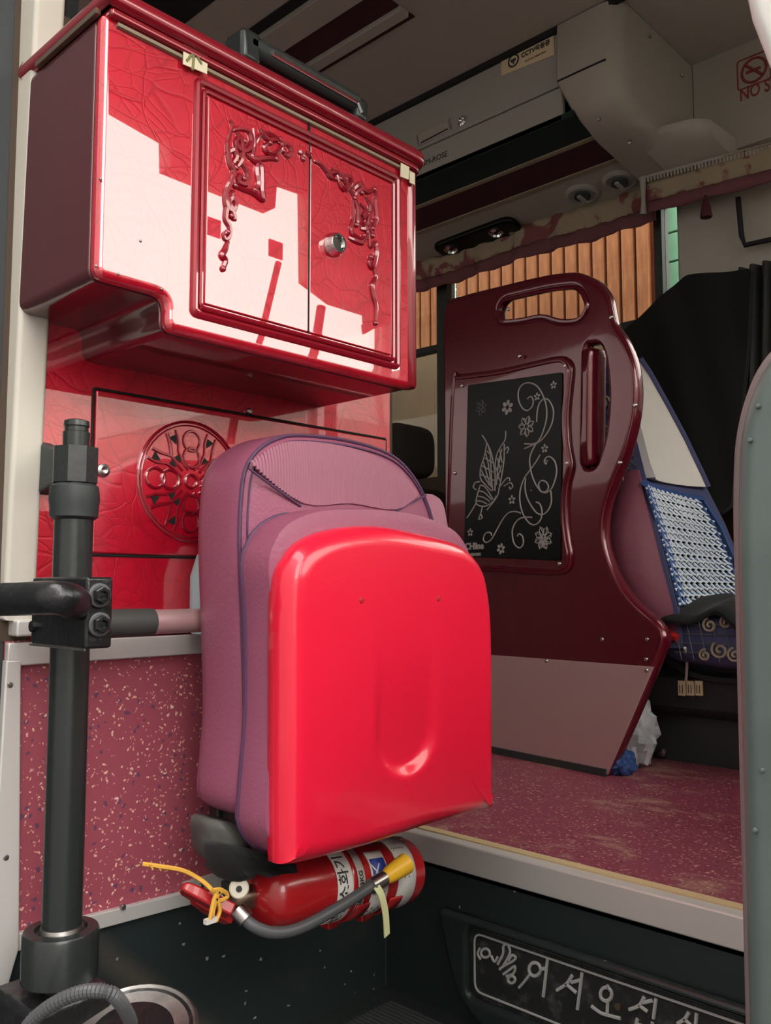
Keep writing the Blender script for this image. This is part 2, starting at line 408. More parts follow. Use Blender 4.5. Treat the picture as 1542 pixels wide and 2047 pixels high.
rp.color_ramp.elements[0].color = (0.25, 0.075, 0.024, 1); rp.color_ramp.elements[1].color = (0.41, 0.165, 0.062, 1)
nt.links.new(tc.outputs['Object'], mp.inputs['Vector']); nt.links.new(mp.outputs[0], nz.inputs['Vector']); nt.links.new(nz.outputs[0], rp.inputs[0]); nt.links.new(rp.outputs[0], b.inputs['Base Color'])
mat('plank_gap', (0.16, 0.035, 0.012), 0.9)
mat('green_tile', (0.24, 0.5, 0.36), 0.5, var=(5, 0.12))
mat('green_joint', (0.05, 0.16, 0.1), 0.8)
mat('cream_post', (0.75, 0.72, 0.55), 0.6)
mat('beige_wall', (0.18, 0.12, 0.07), 0.85, var=(4, 0.2))
mat('facade_pale', (0.4, 0.37, 0.35), 0.85, var=(0.8, 0.15))
mat('sky_block_grey', (0.26, 0.25, 0.24), 0.85, var=(1.2, 0.15))
mat('asphalt', (0.07, 0.07, 0.07), 0.9, var=(3, 0.2))
mat('dark_wall', (0.07, 0.045, 0.03), 0.8)
mat('dark_seat', (0.02, 0.012, 0.01), 0.85)
mat('pale_blue', (0.45, 0.68, 0.72), 0.5)
mat('crumple', (0.55, 0.55, 0.58), 0.85, var=(16, 0.4))
mat('red_plastic', (0.5, 0.02, 0.02), 0.35)
mat('window_frame', (0.03, 0.035, 0.028), 0.6)
m = mat('glass', (1, 1, 1), 0.0)
nt = m.node_tree; nt.nodes.remove(nt.nodes['Principled BSDF'])
tr = nt.nodes.new('ShaderNodeBsdfTransparent'); tr.inputs[0].default_value = (0.86, 0.87, 0.84, 1)
gl = nt.nodes.new('ShaderNodeBsdfGlossy'); gl.inputs['Roughness'].default_value = 0.01
fz = nt.nodes.new('ShaderNodeFresnel'); fz.inputs[0].default_value = 1.3
ms = nt.nodes.new('ShaderNodeMixShader'); out = next(n for n in nt.nodes if n.type == 'OUTPUT_MATERIAL')
nt.links.new(fz.outputs[0], ms.inputs[0]); nt.links.new(tr.outputs[0], ms.inputs[1]); nt.links.new(gl.outputs[0], ms.inputs[2]); nt.links.new(ms.outputs[0], out.inputs[0])

# ================================================================== THE SETTING
XP, YR, ZF, ZS, YF, ZC = -1.354, 1.424, 0.73, 0.396, 2.9, 3.05
XB, XF = -5.0, 0.55
YD = 0.58                                   # door side of the bus
def sbox(name, m, *a, label=None, parent=None, bev=0):
    o = MB().box(*a).build(name, m, parent, bev=bev)
    if parent is None: struct(o, label)
    return o
# street and building ahead; unseen door-side wall added to cut daylight
sbox('ground', 'asphalt', -30, 30, -30, 30, -0.05, 0.0, label='asphalt street under the bus')
sbox('wall_sky_block', 'sky_block_grey', -16, 5, -4.5, -4.0, 0, 11.0, label='unseen wall added to hold back light on the door side')
sbox('wall_ahead', 'facade_pale', 13, 13.5, -12, 16, 0, 5.4, label='pale building ahead of the bus')

b = MB().box(XB, XF, YR, YF, ZF-0.06, ZF).box(XB, XP-0.03, YD, YR, ZF-0.06, ZF).box(-0.18, XF, YD, YR, ZF-0.06, ZF)
struct(b.build('floor', 'floor_maroon'), 'maroon speckled vinyl floor of the bus')
struct(MB().box(XP, -0.18, YD-0.05, YR, ZS-0.05, ZS).build('floor_step', 'black_rubber'), 'black ribbed rubber entry step')
st = bpy.data.objects['floor_step']
b = MB()
y = 0.62
while y < YR-0.05:
    b.box(XP+0.06, -0.25, y, y+0.006, ZS, ZS+0.004); y += 0.0115
b.build('rib_mat', 'step_rubber', st, kind='stuff')
# transverse partition below the red panel
wl = struct(MB().box(XP-0.03, XP, YD, YR-0.002, ZS, ZF-0.025).build('wall_left', 'black_plastic'), 'black lower side wall of the step well')
def add_streak(m, o0, pa, pb, wdt, col):
    nt, b_, tc_ = nodes(m); L = nt.links.new
    d = (pb-pa); nv = V(0, -d.z, d.y).normalized(); off = nv.dot(pa-o0)
    dt = nt.nodes.new('ShaderNodeVectorMath'); dt.operation = 'DOT_PRODUCT'; dt.inputs[1].default_value = nv; L(tc_.outputs['Object'], dt.inputs[0])
    nz_ = nt.nodes.new('ShaderNodeTexNoise'); nz_.inputs['Scale'].default_value = 9; nz_.inputs['Detail'].default_value = 7; L(tc_.outputs['Object'], nz_.inputs['Vector'])
    sb = nt.nodes.new('ShaderNodeMath'); sb.operation = 'SUBTRACT'; sb.inputs[1].default_value = off; L(dt.outputs['Value'], sb.inputs[0])
    ab = nt.nodes.new('ShaderNodeMath'); ab.operation = 'ABSOLUTE'; L(sb.outputs[0], ab.inputs[0])
    mr = nt.nodes.new('ShaderNodeMapRange'); mr.interpolation_type = 'SMOOTHSTEP'; mr.inputs['From Min'].default_value = wdt; mr.inputs['From Max'].default_value = 0; L(ab.outputs[0], mr.inputs['Value'])
    mu = nt.nodes.new('ShaderNodeMath'); mu.operation = 'MULTIPLY'; L(mr.outputs[0], mu.inputs[0]); L(nz_.outputs[0], mu.inputs[1])
    mix = nt.nodes.new('ShaderNodeMix'); mix.data_type = 'RGBA'; mix.inputs['B'].default_value = (*col, 1)
    src = b_.inputs['Base Color'].links[0].from_socket; L(src, mix.inputs['A']); L(mu.outputs[0], mix.inputs['Factor']); L(mix.outputs['Result'], b_.inputs['Base Color'])
ms_ = MT['black_plastic'].copy(); wl.data.materials[0] = ms_
add_streak(ms_, WO['wall_left'], at(180, 1885, x=XP), at(385, 2047, x=XP), 0.035, (0.14, 0.11, 0.085))
MB().box(XP-0.03, XP, YD, YR-0.002, ZF-0.025, 1.165).build('speckled_panel', 'panel_pink', wl, label='pink speckled vinyl panel')
# aluminium edging of the panel
fx = FX(XP)
def rail(p0, p1, p2, p3, t, name):
    return plate(name, 'aluminium', fx, [[fx.px(*p) for p in (p0, p1, p2, p3)]], 0.0, t, 0.002, wl)
rail((-10, 1872), (372, 1778), (372, 1806), (-10, 1908), 0.012, 'bottom_rail')
MB().box(XP, XP+0.012, 0.905, YR, ZF-0.035, ZF+0.003).build('bottom_rail', 'aluminium', wl)
MB().box(XP, XP+0.014, YD, YR-0.01, 1.128, 1.163).build('top_rail', 'aluminium', wl, bev=0.002)
plate('side_rail', 'aluminium', fx, [[fx.px(*p) for p in ((4, 1320), (34, 1320), (30, 1890), (-20, 2060), (-40, 2060))]], 0.0, 0.016, 0.003, wl)
for q in ((19, 1369), (11, 1714), (246, 1813), (402, 1772)):
    screw(wl, fx.P(*fx.px(*q, 0.014), 0.014), (1, 0, 0), 0.005, 'dull_steel', 'rivet')
MB().box(XP-0.03, XP, YD-0.02, YR+0.02, 1.165, 2.2).build('backing_board', 'dark_wall', wl)
# riser with nosing
wr = struct(MB().box(XP, -0.18, YR, YR+0.03, ZS, ZF-0.005).build('wall_riser', 'black_plastic'), 'black plastic step riser')
t1 = struct(MB().box(XP+0.004, -0.18, YR-0.01, YR+0.02, ZF-0.05, ZF+0.004).build('trim_1', 'aluminium', bev=0.003), 'aluminium nosing along the step edge')
MB().box(XP+0.004, -0.18, YR+0.02, YR+0.042, ZF, ZF+0.006).build('yellow_strip', 'yellow_strip', t1, label='yellow anti-slip strip')
MB().box(-0.2, -0.18, YD, YR, ZS, ZF).build('step_side', 'black_plastic', wr)

# welcome sign set in the riser
fy = FY(YR)
sg = thing('welcome_sign', 'grey oblong sign with white Korean welcome letters set in the black step riser', 'sign', (-0.77, YR-0.01, 0.43))
plate('bezel', 'black_plastic', fy, [rounded([(-1.195, 0.602, 0.02), (-0.30, 0.602, 0.03), (-0.30, 0.40, 0.03), (-1.135, 0.40, 0.11)], 0.03, 8),
      rrect(-1.118, 0.452, -0.36, 0.584, 0.02)], 0.0, 0.022, 0.012, sg, res=3)
plate('sign_plate', 'sign_plate', fy, [rrect(-1.121, 0.449, -0.357, 0.587, 0.02)], 0.0, 0.008, 0.002, sg)
MB().tube([fy.P(p.x, p.y, 0.010) for p in rrect(-1.106, 0.463, -0.372, 0.572, 0.018)], 0.0022, 6, True).build('border_line', 'letter', sg)
def z8(pts): return zpx(pts, 750, 1650, 1.947)
def circ(cx, cy, rx, ry=None, n=14, ph=0): return [(cx+rx*math.cos(2*PI*k/n+ph), cy+(ry or rx)*math.sin(2*PI*k/n+ph)) for k in range(n+1)]
def strokes(name, m, fr, paths, r, w, parent, conv, smooth=True, hgt=0.5):
    b = MB()
    for p in paths:
        q = [Vector(fr.px(*a, w)) for a in conv(p)]
        if smooth and len(q) > 2: q = catmull(q, False, 4)
        P = [fr.P(a.x, a.y, w) for a in q]
        b.tube(P, r, 6, False, flat=None)
    return b.build(name, m, parent)
L_ = {
 'emblem': [circ(430, 497, 17), [(408, 478), (400, 500), (412, 522)], [(452, 505), (465, 530), (478, 512)], [(478, 540), (498, 500), (500, 470), (515, 462), (526, 490), (515, 520), (500, 545)], [(485, 560), (505, 545), (535, 530), (548, 515), (535, 505), (520, 525)],
            [(500, 580), (520, 565), (545, 548), (540, 575), (512, 588)], circ(532, 600, 14), [(560, 632), (580, 610), (603, 580)]],
 'letter': [circ(622, 560, 22, 26), [(642, 562), (664, 556)], [(672, 518), (664, 590), (655, 666)]],
 'letter.001': [[(768, 583), (745, 618), (708, 642)], [(742, 615), (785, 652)], [(765, 612), (800, 602)], [(806, 573), (798, 640), (788, 716)]],
 'letter.002': [circ(900, 657, 22, 26), [(905, 620), (908, 634)], [(906, 684), (904, 735)], [(843, 703), (880, 730), (920, 742), (957, 752)]],
 'letter.003': [[(1048, 668), (1028, 702), (990, 717)], [(1028, 700), (1062, 725)], [(1045, 690), (1080, 682)], [(1094, 674), (1084, 752)], [(1022, 752), (1018, 800), (1075, 815), (1080, 765)], [(1020, 775), (1078, 790)]],
 'letter.004': [[(1222, 728), (1205, 755), (1178, 772)], [(1203, 752), (1232, 780)], [(1252, 732), (1244, 830)]],
 'letter.005': [circ(1345, 830, 22, 26), [(1350, 856), (1350, 905)], [(1290, 880), (1400, 920)]],
}
for nm, ps in L_.items():
    strokes(nm.split('.')[0], 'letter', fy, ps, 0.0032 if nm != 'emblem' else 0.0026, 0.0095, sg, z8)
MB().lathe(fy.P(*fy.px(*z8([(957, 697)])[0]), 0.008), fy.n, [(0.006, 0), (0.006, 0.004), (0.003, 0.004)], 12).build('rivet', 'brass', sg)

# far side of the bus: windows, pillars, wall below
struct(MB().box(XB, XF, YF, YF+0.06, ZF, 1.72).build('wall_far', 'dark_wall'), 'dark far side wall below the windows')
struct(MB().box(XB, XF, YF, YF+0.06, 2.62, ZC).build('wall_far_top', 'grey_plastic'), 'far side wall above the windows')
pl = struct(MB().box(-1.33, -0.98, YF-0.02, YF+0.06, 1.72, 2.62).build('wall_pillar', 'grey_plastic_warm', bev=0.01), 'grey door pillar behind the driver')
def window(n, x0, x1, rail_z=None):
    wd = struct(MB().box(x0, x1, YF+0.025, YF+0.03, 1.72, 2.62).build('window_%d' % n, 'glass'), 'side window of the bus')
    for (a, c) in ((x0, x0+0.03), (x1-0.03, x1)):
        MB().box(a, c, YF, YF+0.055, 1.72, 2.62).build('window_frame', 'window_frame', wd)
    if rail_z: MB().box(x0+0.03, x1-0.03, YF+0.0, YF+0.045, rail_z, rail_z+0.025).build('window_rail', 'window_frame', wd)
window(1, -2.42, -1.395, 2.19)
window(2, -3.6, -2.42, 2.28)
window(3, -5.0, -3.6, None)
window(4, -0.98, -0.1, None)
window(5, -0.1, 0.5, None)
MB().box(-1.395, -1.33, YF+0.025, YF+0.03, 1.72, 2.62).build('pane', 'glass', bpy.data.objects['window_1'])

# outside beyond the far windows: plank wall, posts, green tiles
YO = 3.6
def planks(xa, xb, z0, lab):
    pw = struct(MB().box(xa, xb, YO+0.02, YO+0.08, z0, 4.2).build('wall_planks', 'plank_gap'), lab)
    x = xa
    while x < xb-0.02:
        MB().box(x+0.006, min(x+0.065, xb-0.003), YO-0.012, YO+0.02, z0, 4.2).build('plank', 'plank_orange', pw, bev=0.006); x += 0.0745
planks(-2.90, -1.775, 2.36, 'orange wooden plank wall outside the window')
planks(-3.75, -3.045, 2.50, 'orange wooden plank wall further back outside')
struct(MB().box(-2.90, -1.775, YO-0.05, YO+0.1, 0, 2.36).build('wall_beige', 'beige_wall'), 'beige rendered wall below the planks')
struct(MB().box(-4.5, -2.90, YO-0.05, YO+0.1, 0, 2.50).build('wall_beige', 'beige_wall'), 'beige rendered wall further back')
def green(x0, x1, z0):
    g = struct(MB().box(x0, x1, YO+0.12, YO+0.17, 0, 4.2).build('wall_green', 'green_joint'), 'pale green tiled wall outside')
    z = z0
    while z < 3.9:
        xx = x0+0.004
        while xx < x1-0.01:
            MB().box(xx, min(xx+0.36, x1)-0.004, YO+0.105, YO+0.12, z, z+0.128).build('tile', 'green_tile', g, bev=0.003); xx += 0.36
        z += 0.136
struct(MB().box(-1.2, 12, YO+0.1, YO+0.2, 0, 2.5).build('wall_fence', 'facade_pale'), 'low pale wall along the far side of the street')
green(-1.80, -1.2, 1.9); green(-3.0, -2.88, 2.75)
for xx in (-1.752, -3.012):
    tag(MB().box(xx-0.016, xx+0.016, YO+0.0, YO+0.04, 0, 4.0).build('cream_post', 'cream_post', bev=0.004),
        'thin cream post right of the orange planks' if xx > -2 else 'thin cream post left of the orange planks', 'post')

# roof, back, front, door side of the bus
ce = struct(MB().box(XB, XF, YD, YF+0.06, ZC, ZC+0.06).build('ceiling', 'ceiling_grey'), 'grey bus ceiling lining')
struct(MB().box(XB-0.06, XB, YD, YF, ZF, ZC).build('wall_back', 'dark_wall'), 'back end of the bus')
b = MB().box(XB, -1.50, YD-0.06, YD, ZF, 1.8).box(XB, -1.50, YD-0.06, YD, 2.62, ZC).box(-0.1, XF, YD-0.06, YD, 0.3, 1.7).box(-1.5, XF, YD-0.12, YD, 2.68, ZC).box(-0.1, -0.02, YD-0.06, YD, 1.7, 2.68)  # header over the door deepened to block sky light from above
struct(b.build('wall_right', 'grey_plastic'), 'door side wall of the bus')
# unseen open door leaf added to shade the cabinet side, jamb behind it
struct(MB().box(-1.56, -1.355, YD-0.06, YD-0.002, ZS, ZC).build('wall_jamb', 'dark_box'), 'dark jamb at the rear of the door opening')
lf = struct(MB().box(-1.50, -1.455, -0.42, 0.50, 0.36, 2.72).build('door_shade_leaf', 'dark_box', bev=0.01), 'unseen open door leaf added to keep light off the cabinet side')
# windscreen end: stepped header shaped to place its reflection on the cabinet doors
WS = [(0.70, 1.5), (0.70, 2.95), (1.40, 2.945), (1.71, 2.90), (1.715, 2.785), (2.20, 2.78), (2.21, 2.915), (2.385, 2.925), (2.395, 2.535), (2.56, 2.48), (2.86, 2.48), (2.86, 1.5)]
fwn = FX(XF)
plate('wall_front', 'grey_plastic', fwn, [[(YD, ZS), (YF, ZS), (YF, ZC), (YD, ZC)], WS], 0.0, 0.08, 0.0)
struct(bpy.data.objects['wall_front'], 'front end of the bus around the windscreen')
struct(MB().box(XF-0.35, XF-0.002, YD, YF, 1.35, 1.5).build('trim_2', 'dark_box'), 'dashboard shelf below the windscreen')
wn = struct(MB().box(XF+0.03, XF+0.036, 0.69, 2.85, 1.49, 2.97).build('window_6', 'glass'), 'windscreen')
MB().tube([V(XF+0.05, 2.16, 2.2), V(XF+0.05, 2.26, 2.58)], 0.014, 8).build('wiper', 'seam_dark', wn)
MB().tube([V(XF+0.05, 2.40, 1.9), V(XF+0.05, 2.50, 2.45)], 0.02, 8).build('wiper', 'seam_dark', wn)
for (y_, z_) in ((1.88, 2.585), (2.19, 2.585)): MB().box(XF+0.022, XF+0.03, y_, y_+0.07, z_, z_+0.07).build('windscreen_sticker', 'ink_red', wn)

# ceiling strips
for (y0, y1, dz, m_, nm) in ((1.66, 1.70, 0.004, 'seam_dark', 'ceiling_seam'), (1.70, 1.80, 0.02, 'ceiling_grey', 'ceiling_strip'), (1.80, 1.91, 0.006, 'strip_burgundy', 'ceiling_strip'),
                             (1.91, 1.955, 0.02, 'ceiling_grey', 'ceiling_strip'), (1.955, 1.985, 0.004, 'strip_burgundy', 'ceiling_seam')):
    MB().box(XB, -1.76, y0, y1, ZC-dz, ZC).build(nm, m_, ce, bev=0.003)
MB().box(XB, -1.9, 1.32, 1.50, ZC-0.004, ZC).build('ceiling_seam', 'seam_dark', ce)
MB().box(XB, XF, 2.335, 2.352, ZC-0.02, ZC).build('ceiling_seam', 'seam_dark', ce)

# ------------------------------------------------------------------ overhead luggage rack
YFA = 2.35
rk = thing('luggage_rack', 'grey overhead luggage rack with green and burgundy stripes under the ceiling', 'luggage rack', (-2.5, 2.6, 2.66))
MB().box(XB, -1.46, YFA, YFA+0.02, 2.855, ZC-0.012).build('upper_fascia', 'grey_plastic', rk, bev=0.004)
MB().box(XB, -1.455, YFA, YFA+0.02, 2.735, 2.849).build('lower_fascia', 'grey_plastic', rk, bev=0.004)
def under(y0, y1, m_, nm, dz=0.0):
    zz = lambda yy: 2.735-(yy-YFA)*0.14-dz
    P = [V(XB, y0, zz(y0)), V(XB, y1, zz(y1)), V(XB, y1, zz(y1)+0.02+dz), V(XB, y0, zz(y0)+0.02+dz)]
    MB().prism(P, (3.585, 0, 0)).build(nm, m_, rk)
under(YFA, 2.475, 'strip_green', 'green_stripe'); under(2.475, 2.492, 'strip_cream', 'cream_stripe', 0.004); under(2.492, 2.625, 'strip_burgundy', 'burgundy_stripe')
under(2.625, 2.645, 'strip_cream', 'cream_stripe', 0.004); under(2.645, YF-0.003, 'grey_plastic_warm', 'light_panel')
# front end cap
def cap_prof(dy, dz):
    return rounded([(YFA-0.02+dy, ZC-0.003, 0.005), (YFA-0.025+dy, 2.86, 0.01), (YFA+0.0+dy, 2.735+dz, 0.09), (YFA+0.09+dy, 2.69+dz, 0.06), (YF-0.003, 2.645, 0.01), (YF-0.003, ZC-0.003, 0.005)], 0.03, 6)
b = MB(); R = []
for (xx, dy, dz) in ((-1.465, 0.012, 0.004), (-1.455, 0, 0), (-1.30, 0, 0.0), (-1.272, 0.006, 0.004), (-1.25, 0.03, 0.02), (-1.243, 0.06, 0.04)):
    R.append([V(xx+(0.06*max(0, min(1, (2.86-p.y)/0.15)) if xx < -1.4 else 0), p.x, p.y) for p in cap_prof(dy, dz)])
b.rings(R).build('end_cap', 'grey_plastic_warm', rk, 50)
b = MB(); R = []
for (xx, k) in ((-1.30, 0.0), (-1.22, 0.0), (-1.14, 0.02), (-1.10, 0.06)):
    R.append([V(xx, p[0], p[1]) for p in ((2.58+k, 2.72), (2.58+k, 2.70-0.002), (2.62+k, 2.668), (YF, 2.64+k*0.3), (YF, 2.74))])
b.rings(R).build('end_cap_lip', 'grey_plastic_warm', rk, 50)
MB().box(-1.455, -1.285, YFA-0.0265, YFA+0.01, 2.852, 2.857).build('seam', 'seam_dark', rk)
for q in ((1198, 238), (1260, 285)): screw(rk, at(*q, y=YFA-0.02)+V(0, 0.0, 0), (0, -1, -0.2), 0.006, 'dull_steel')
for q in ((1300, 72), (1365, 150)): screw(rk, at(*q, x=-1.238), (1, 0, 0), 0.006, 'dull_steel')
screw(rk, at(1313, 325, y=2.7), (0, -1, -0.3), 0.006, 'dull_steel')
# air outlets, speaker plate, switch
under_z = lambda yy: 2.735-(yy-YFA)*0.14
for i, q in enumerate(((1165, 383), (1240, 356))):
    c = at(*q, z=2.686); n = V(0, -0.14, -1).normalized(); c.z = under_z(c.y)
    t = thing('air_vent', 'round grey air nozzle under the rack, %s of the pair' % ('left one' if i == 0 else 'right one'), 'vent', c-V(0,0,0.02), 'air nozzles under the luggage rack')
    MB().lathe(c, n, [(0.062, 0), (0.062, 0.006), (0.05, 0.012), (0.047, 0.006), (0.03, 0.006), (0.028, 0.014), (0.01, 0.016)], 28).build('ring', 'grey_plastic', t)
    MB().lathe(c, n, [(0.03, 0.004), (0.03, 0.017), (0.024, 0.02), (0.001, 0.021)], 20).build('nozzle', 'dark_box', t)
    MB().fbox(Fr(c, (1, 0, 0), V(0, 1, -0.14)), -0.007, 0.007, -0.024, 0.024, -0.028, 0.0).build('vane', 'grey_plastic', t)
c = at(952, 468, z=2.68); fz = Fr((c.x, c.y, under_z(c.y)), (-1, 0, 0), (0, 1, -0.14))
t = thing('lamp_plate', 'black oval plate with two small chrome reading lamps under the rack', 'reading light', (c.x, c.y, 2.64))
plate('base_plate', 'glass_black', fz, [rounded([(-0.22, -0.065, 0.06), (0.2, -0.055, 0.07), (0.2, 0.06, 0.05), (-0.2, 0.07, 0.07)], 0.05, 8)], 0, 0.025, 0.01, t)
for (u, v) in ((-0.11, -0.01), (0.13, 0.0)):
    MB().lathe(fz.P(u, v, 0.02), fz.n, [(0.03, 0), (0.03, 0.008), (0.022, 0.014), (0.018, 0.006), (0.001, 0.004)], 20).build('reading_lamp', 'chrome', t)
MB().lathe(fz.P(-0.16, 0.03, 0.02), fz.n, [(0.012, 0), (0.012, 0.008), (0.001, 0.01)], 14).build('button', 'dull_steel', t)
# slot and lock on fascia
ff = FY(YFA)
p = ff.px(868, 258); t = thing('fascia_slot', 'narrow rectangular latch slot in the rack fascia', 'latch', ff.P(p[0], p[1]-0.04, 0))
ol = [ff.px(*q) for q in ((834, 270), (900, 238), (903, 258), (838, 292))]
MB().tube([ff.P(*q, 0.001) for q in ol], 0.004, 6, True).build('slot_frame', 'grey_plastic', t)
MB().prism([ff.P(*(Vector(q)*0.9+Vector(p)*0.1), 0.0005) for q in ol], ff.n*0.0025).build('slot', 'grey_plastic_warm', t)
MB().tube([ff.P(*(Vector(ol[k])*0.82+Vector(p)*0.18), 0.003) for k in (3, 2)], 0.0025, 6).build('slot_edge', 'seam_dark', t)
p = ff.px(926, 243)
tag(MB().lathe(ff.P(*p), ff.n, [(0.018, 0), (0.018, 0.008), (0.012, 0.012), (0.011, 0.004), (0.001, 0.004)], 16).build('lock', 'chrome'), 'small round chrome lock on the rack fascia', 'lock')
text('print', 'SM-ROSE', 'ink', ff, *ff.px(870, 318), 0.03, 0.001, 0.0005, rk)
MB().box(-2.3, -2.27, YFA-0.02, YFA, 2.74, 2.86).build('hinge', 'black_plastic', rk)
# camera notice sticker
ol = [ff.px(*q) for q in ((1003, 108), (1108, 63), (1110, 110), (1004, 152))]
t = thing('cctv_sticker', 'cream sticker with black camera icon and lettering on the rack fascia', 'sticker', ff.P(ol[3][0], ol[3][1], 0.003))
plate('paper', 'sticker_cream', ff, [ol], 0.001, 0.003, 0, t)
c = ff.px(1028, 122)
MB().tube([ff.P(c[0]+0.02*math.cos(a), c[1]+0.02*math.sin(a), 0.003) for a in [2*PI*k/24 for k in range(24)]], 0.003, 6, True).build('icon_ring', 'ink', t)
b = MB().fbox(ff, c[0]-0.011, c[0]+0.009, c[1]-0.003, c[1]+0.006, 0.003, 0.0045); b.fbox(ff, c[0]-0.003, c[0]+0.003, c[1]-0.011, c[1]-0.002, 0.003, 0.0045); b.build('icon', 'ink', t)
c = ff.px(1072, 100); text('lettering', 'CCTV작동중', 'ink', ff, c[0], c[1]+0.002, 0.021, 0.001, 0.003, t, bold=0.0006)
c = ff.px(1072, 114); text('lettering', 'CCTV IN OPERATION', 'ink', ff, c[0], c[1], 0.0085, 0.001, 0.003, t)

# grey wall above the driver with the red no smoking sticker
dw = struct(MB().box(-1.24, XF, YF-0.05, YF+0.02, 2.70, ZC).build('wall_driver_top', 'grey_plastic_warm'), 'grey lining above the driver window')
fs = FY(YF-0.05)
c = fs.px(1508, 140)
t = thing('no_smoking_sticker', 'red no smoking pictogram and lettering on the grey lining above the driver', 'sticker', fs.P(c[0], c[1]-0.2, 0.002))
MB().tube([fs.P(c[0]+0.04*math.cos(2*PI*k/28), c[1]+0.04*math.sin(2*PI*k/28), 0.001) for k in range(28)], 0.0045, 6, True).build('ring', 'ink_red', t)
MB().tube([fs.P(c[0]-0.028, c[1]+0.028, 0.001), fs.P(c[0]+0.028, c[1]-0.028, 0.001)], 0.0045, 6).build('slash', 'ink_red', t)
MB().fbox(fs, c[0]-0.026, c[0]+0.022, c[1]-0.005, c[1]+0.005, 0, 0.002).build('cigarette', 'ink_red', t)
MB().tube([fs.P(p.x, p.y, 0.001) for p in rrect(c[0]-0.054, c[1]-0.05, c[0]+0.054, c[1]+0.05, 0.01)], 0.0025, 6, True).build('border', 'ink_red', t)
c2 = fs.px(1479, 193); text('lettering', 'NO SMOKING', 'ink_red', fs, c2[0], c2[1], 0.06, 0.001, 0.001, t, align='LEFT', bold=0.001, sx=0.72)

# ------------------------------------------------------------------ valance curtain along the window top
def cloth(fn, nu, nv): return MB().grid(fn, nu, nv)
va = thing('valance_curtain', 'beige and burgundy floral valance hanging along the far windows', 'curtain', (-2.6, 2.82, 2.53))
ztop = lambda x: 2.675; 
def vfn(z0, z1, xa, xb, yb, amp, fq):
    def f(u, v):
        xx = xa+(xb-xa)*u; zz = z0+(z1-z0)*v
        return (xx, yb+amp*math.sin(xx*fq)*(1-v)+0.5*amp*math.sin(xx*fq*2.3+1), zz+0.006*math.sin(xx*9))
    return f
cloth(vfn(2.575, 2.662, -4.6, -1.375, 2.815, 0.012, 30), 160, 4).build('cloth', 'valance', va, solid=0.004)
cloth(vfn(2.525, 2.578, -4.6, -1.375, 2.812, 0.012, 30), 160, 3).build('hem', 'valance_hem', va, solid=0.005)
va2 = thing('valance_curtain', 'braid edged floral valance in front of the driver window with a tassel', 'curtain', (-1.0, 2.76, 2.54))
def v2(za, zb):
    def f(u, v):
        xx = -1.40+2.0*u; s = (xx+1.40)
        return (xx, 2.765-0.02*min(1, s*3)+0.008*math.sin(xx*34)*(1-v), za(xx)+(zb(xx)-za(xx))*v)
    return f
zt = lambda xx: at(1310, 352, y=2.76).z + (at(1540, 292, y=2.76).z-at(1310, 352, y=2.76).z)*(xx+1.345)/0.39
zb_ = lambda xx: zt(xx)-0.125
zm = lambda xx: zt(xx)-0.085
cloth(v2(zm, zt), 90, 3).build('cloth', 'valance', va2, solid=0.004)
cloth(v2(zb_, lambda x: zm(x)+0.002), 90, 2).build('hem', 'valance_hem', va2, solid=0.006)
MB().tube([V(-1.40+2.0*k/60, 2.752, zt(-1.40+2.0*k/60)) for k in range(61)], 0.008, 6).build('braid', 'braid', va2)
b = MB()
for k in range(80):
    xx = -1.39+k*0.012; b.box(xx, xx+0.006, 2.742, 2.75, zt(xx)-0.022, zt(xx)-0.006)
b.build('fringe', 'braid', va2, kind='stuff')
b = MB().tube([V(-1.385, 2.75, zt(-1.385)+0.01), V(-1.383, 2.745, zm(-1.385)), V(-1.387, 2.75, zb_(-1.385)-0.005)], [0.012, 0.007, 0.012], 8); b.build('tieback', 'braid', va2)
c = at(1412, 420, y=2.74)
MB().lathe(c+V(0, 0, 0.05), (0, 0, -1), [(0.004, 0), (0.008, 0.012), (0.009, 0.022), (0.013, 0.03), (0.02, 0.07), (0.018, 0.075)], 12).build('tassel', 'tassel', va2)

# ------------------------------------------------------------------ red wall cabinet
XC = -1.086
fc = FX(XC)
cb = thing('wall_cabinet', 'glossy crinkled red cabinet with two carved doors above the jump seat', 'cabinet', (-1.22, 0.9, 1.60))
def pc(l): return [fc.px(*p) for p in l]
yl = 0.571; yr = fc.px(832, 560)[0]
zl = fc.px(176, 548)[1]; zb = 0.5*(fc.px(340, 655)[1]+fc.px(817, 780)[1]); zt_ = 2.052; yn = fc.px(335, 620)[0]
body = [(yl, zl, 0.004), (yn, zl, 0.02), (yn, zb, 0.012), (yr, zb, 0.02), (yr, zt_, 0.02), (yl, zt_, 0.004)]
body = [(a_, b_, max(c_, 0.018)) for a_, b_, c_ in body]
plate('carcass_shaded', 'carcass_shaded', fc, [rounded(body, 0.018)], XP-XC+0.002, -0.022, 0.003, cb, res=2)
plate('front_panel', 'red_foil', fc, [rounded(body, 0.018)], -0.026, 0.0, 0.012, cb, res=4)
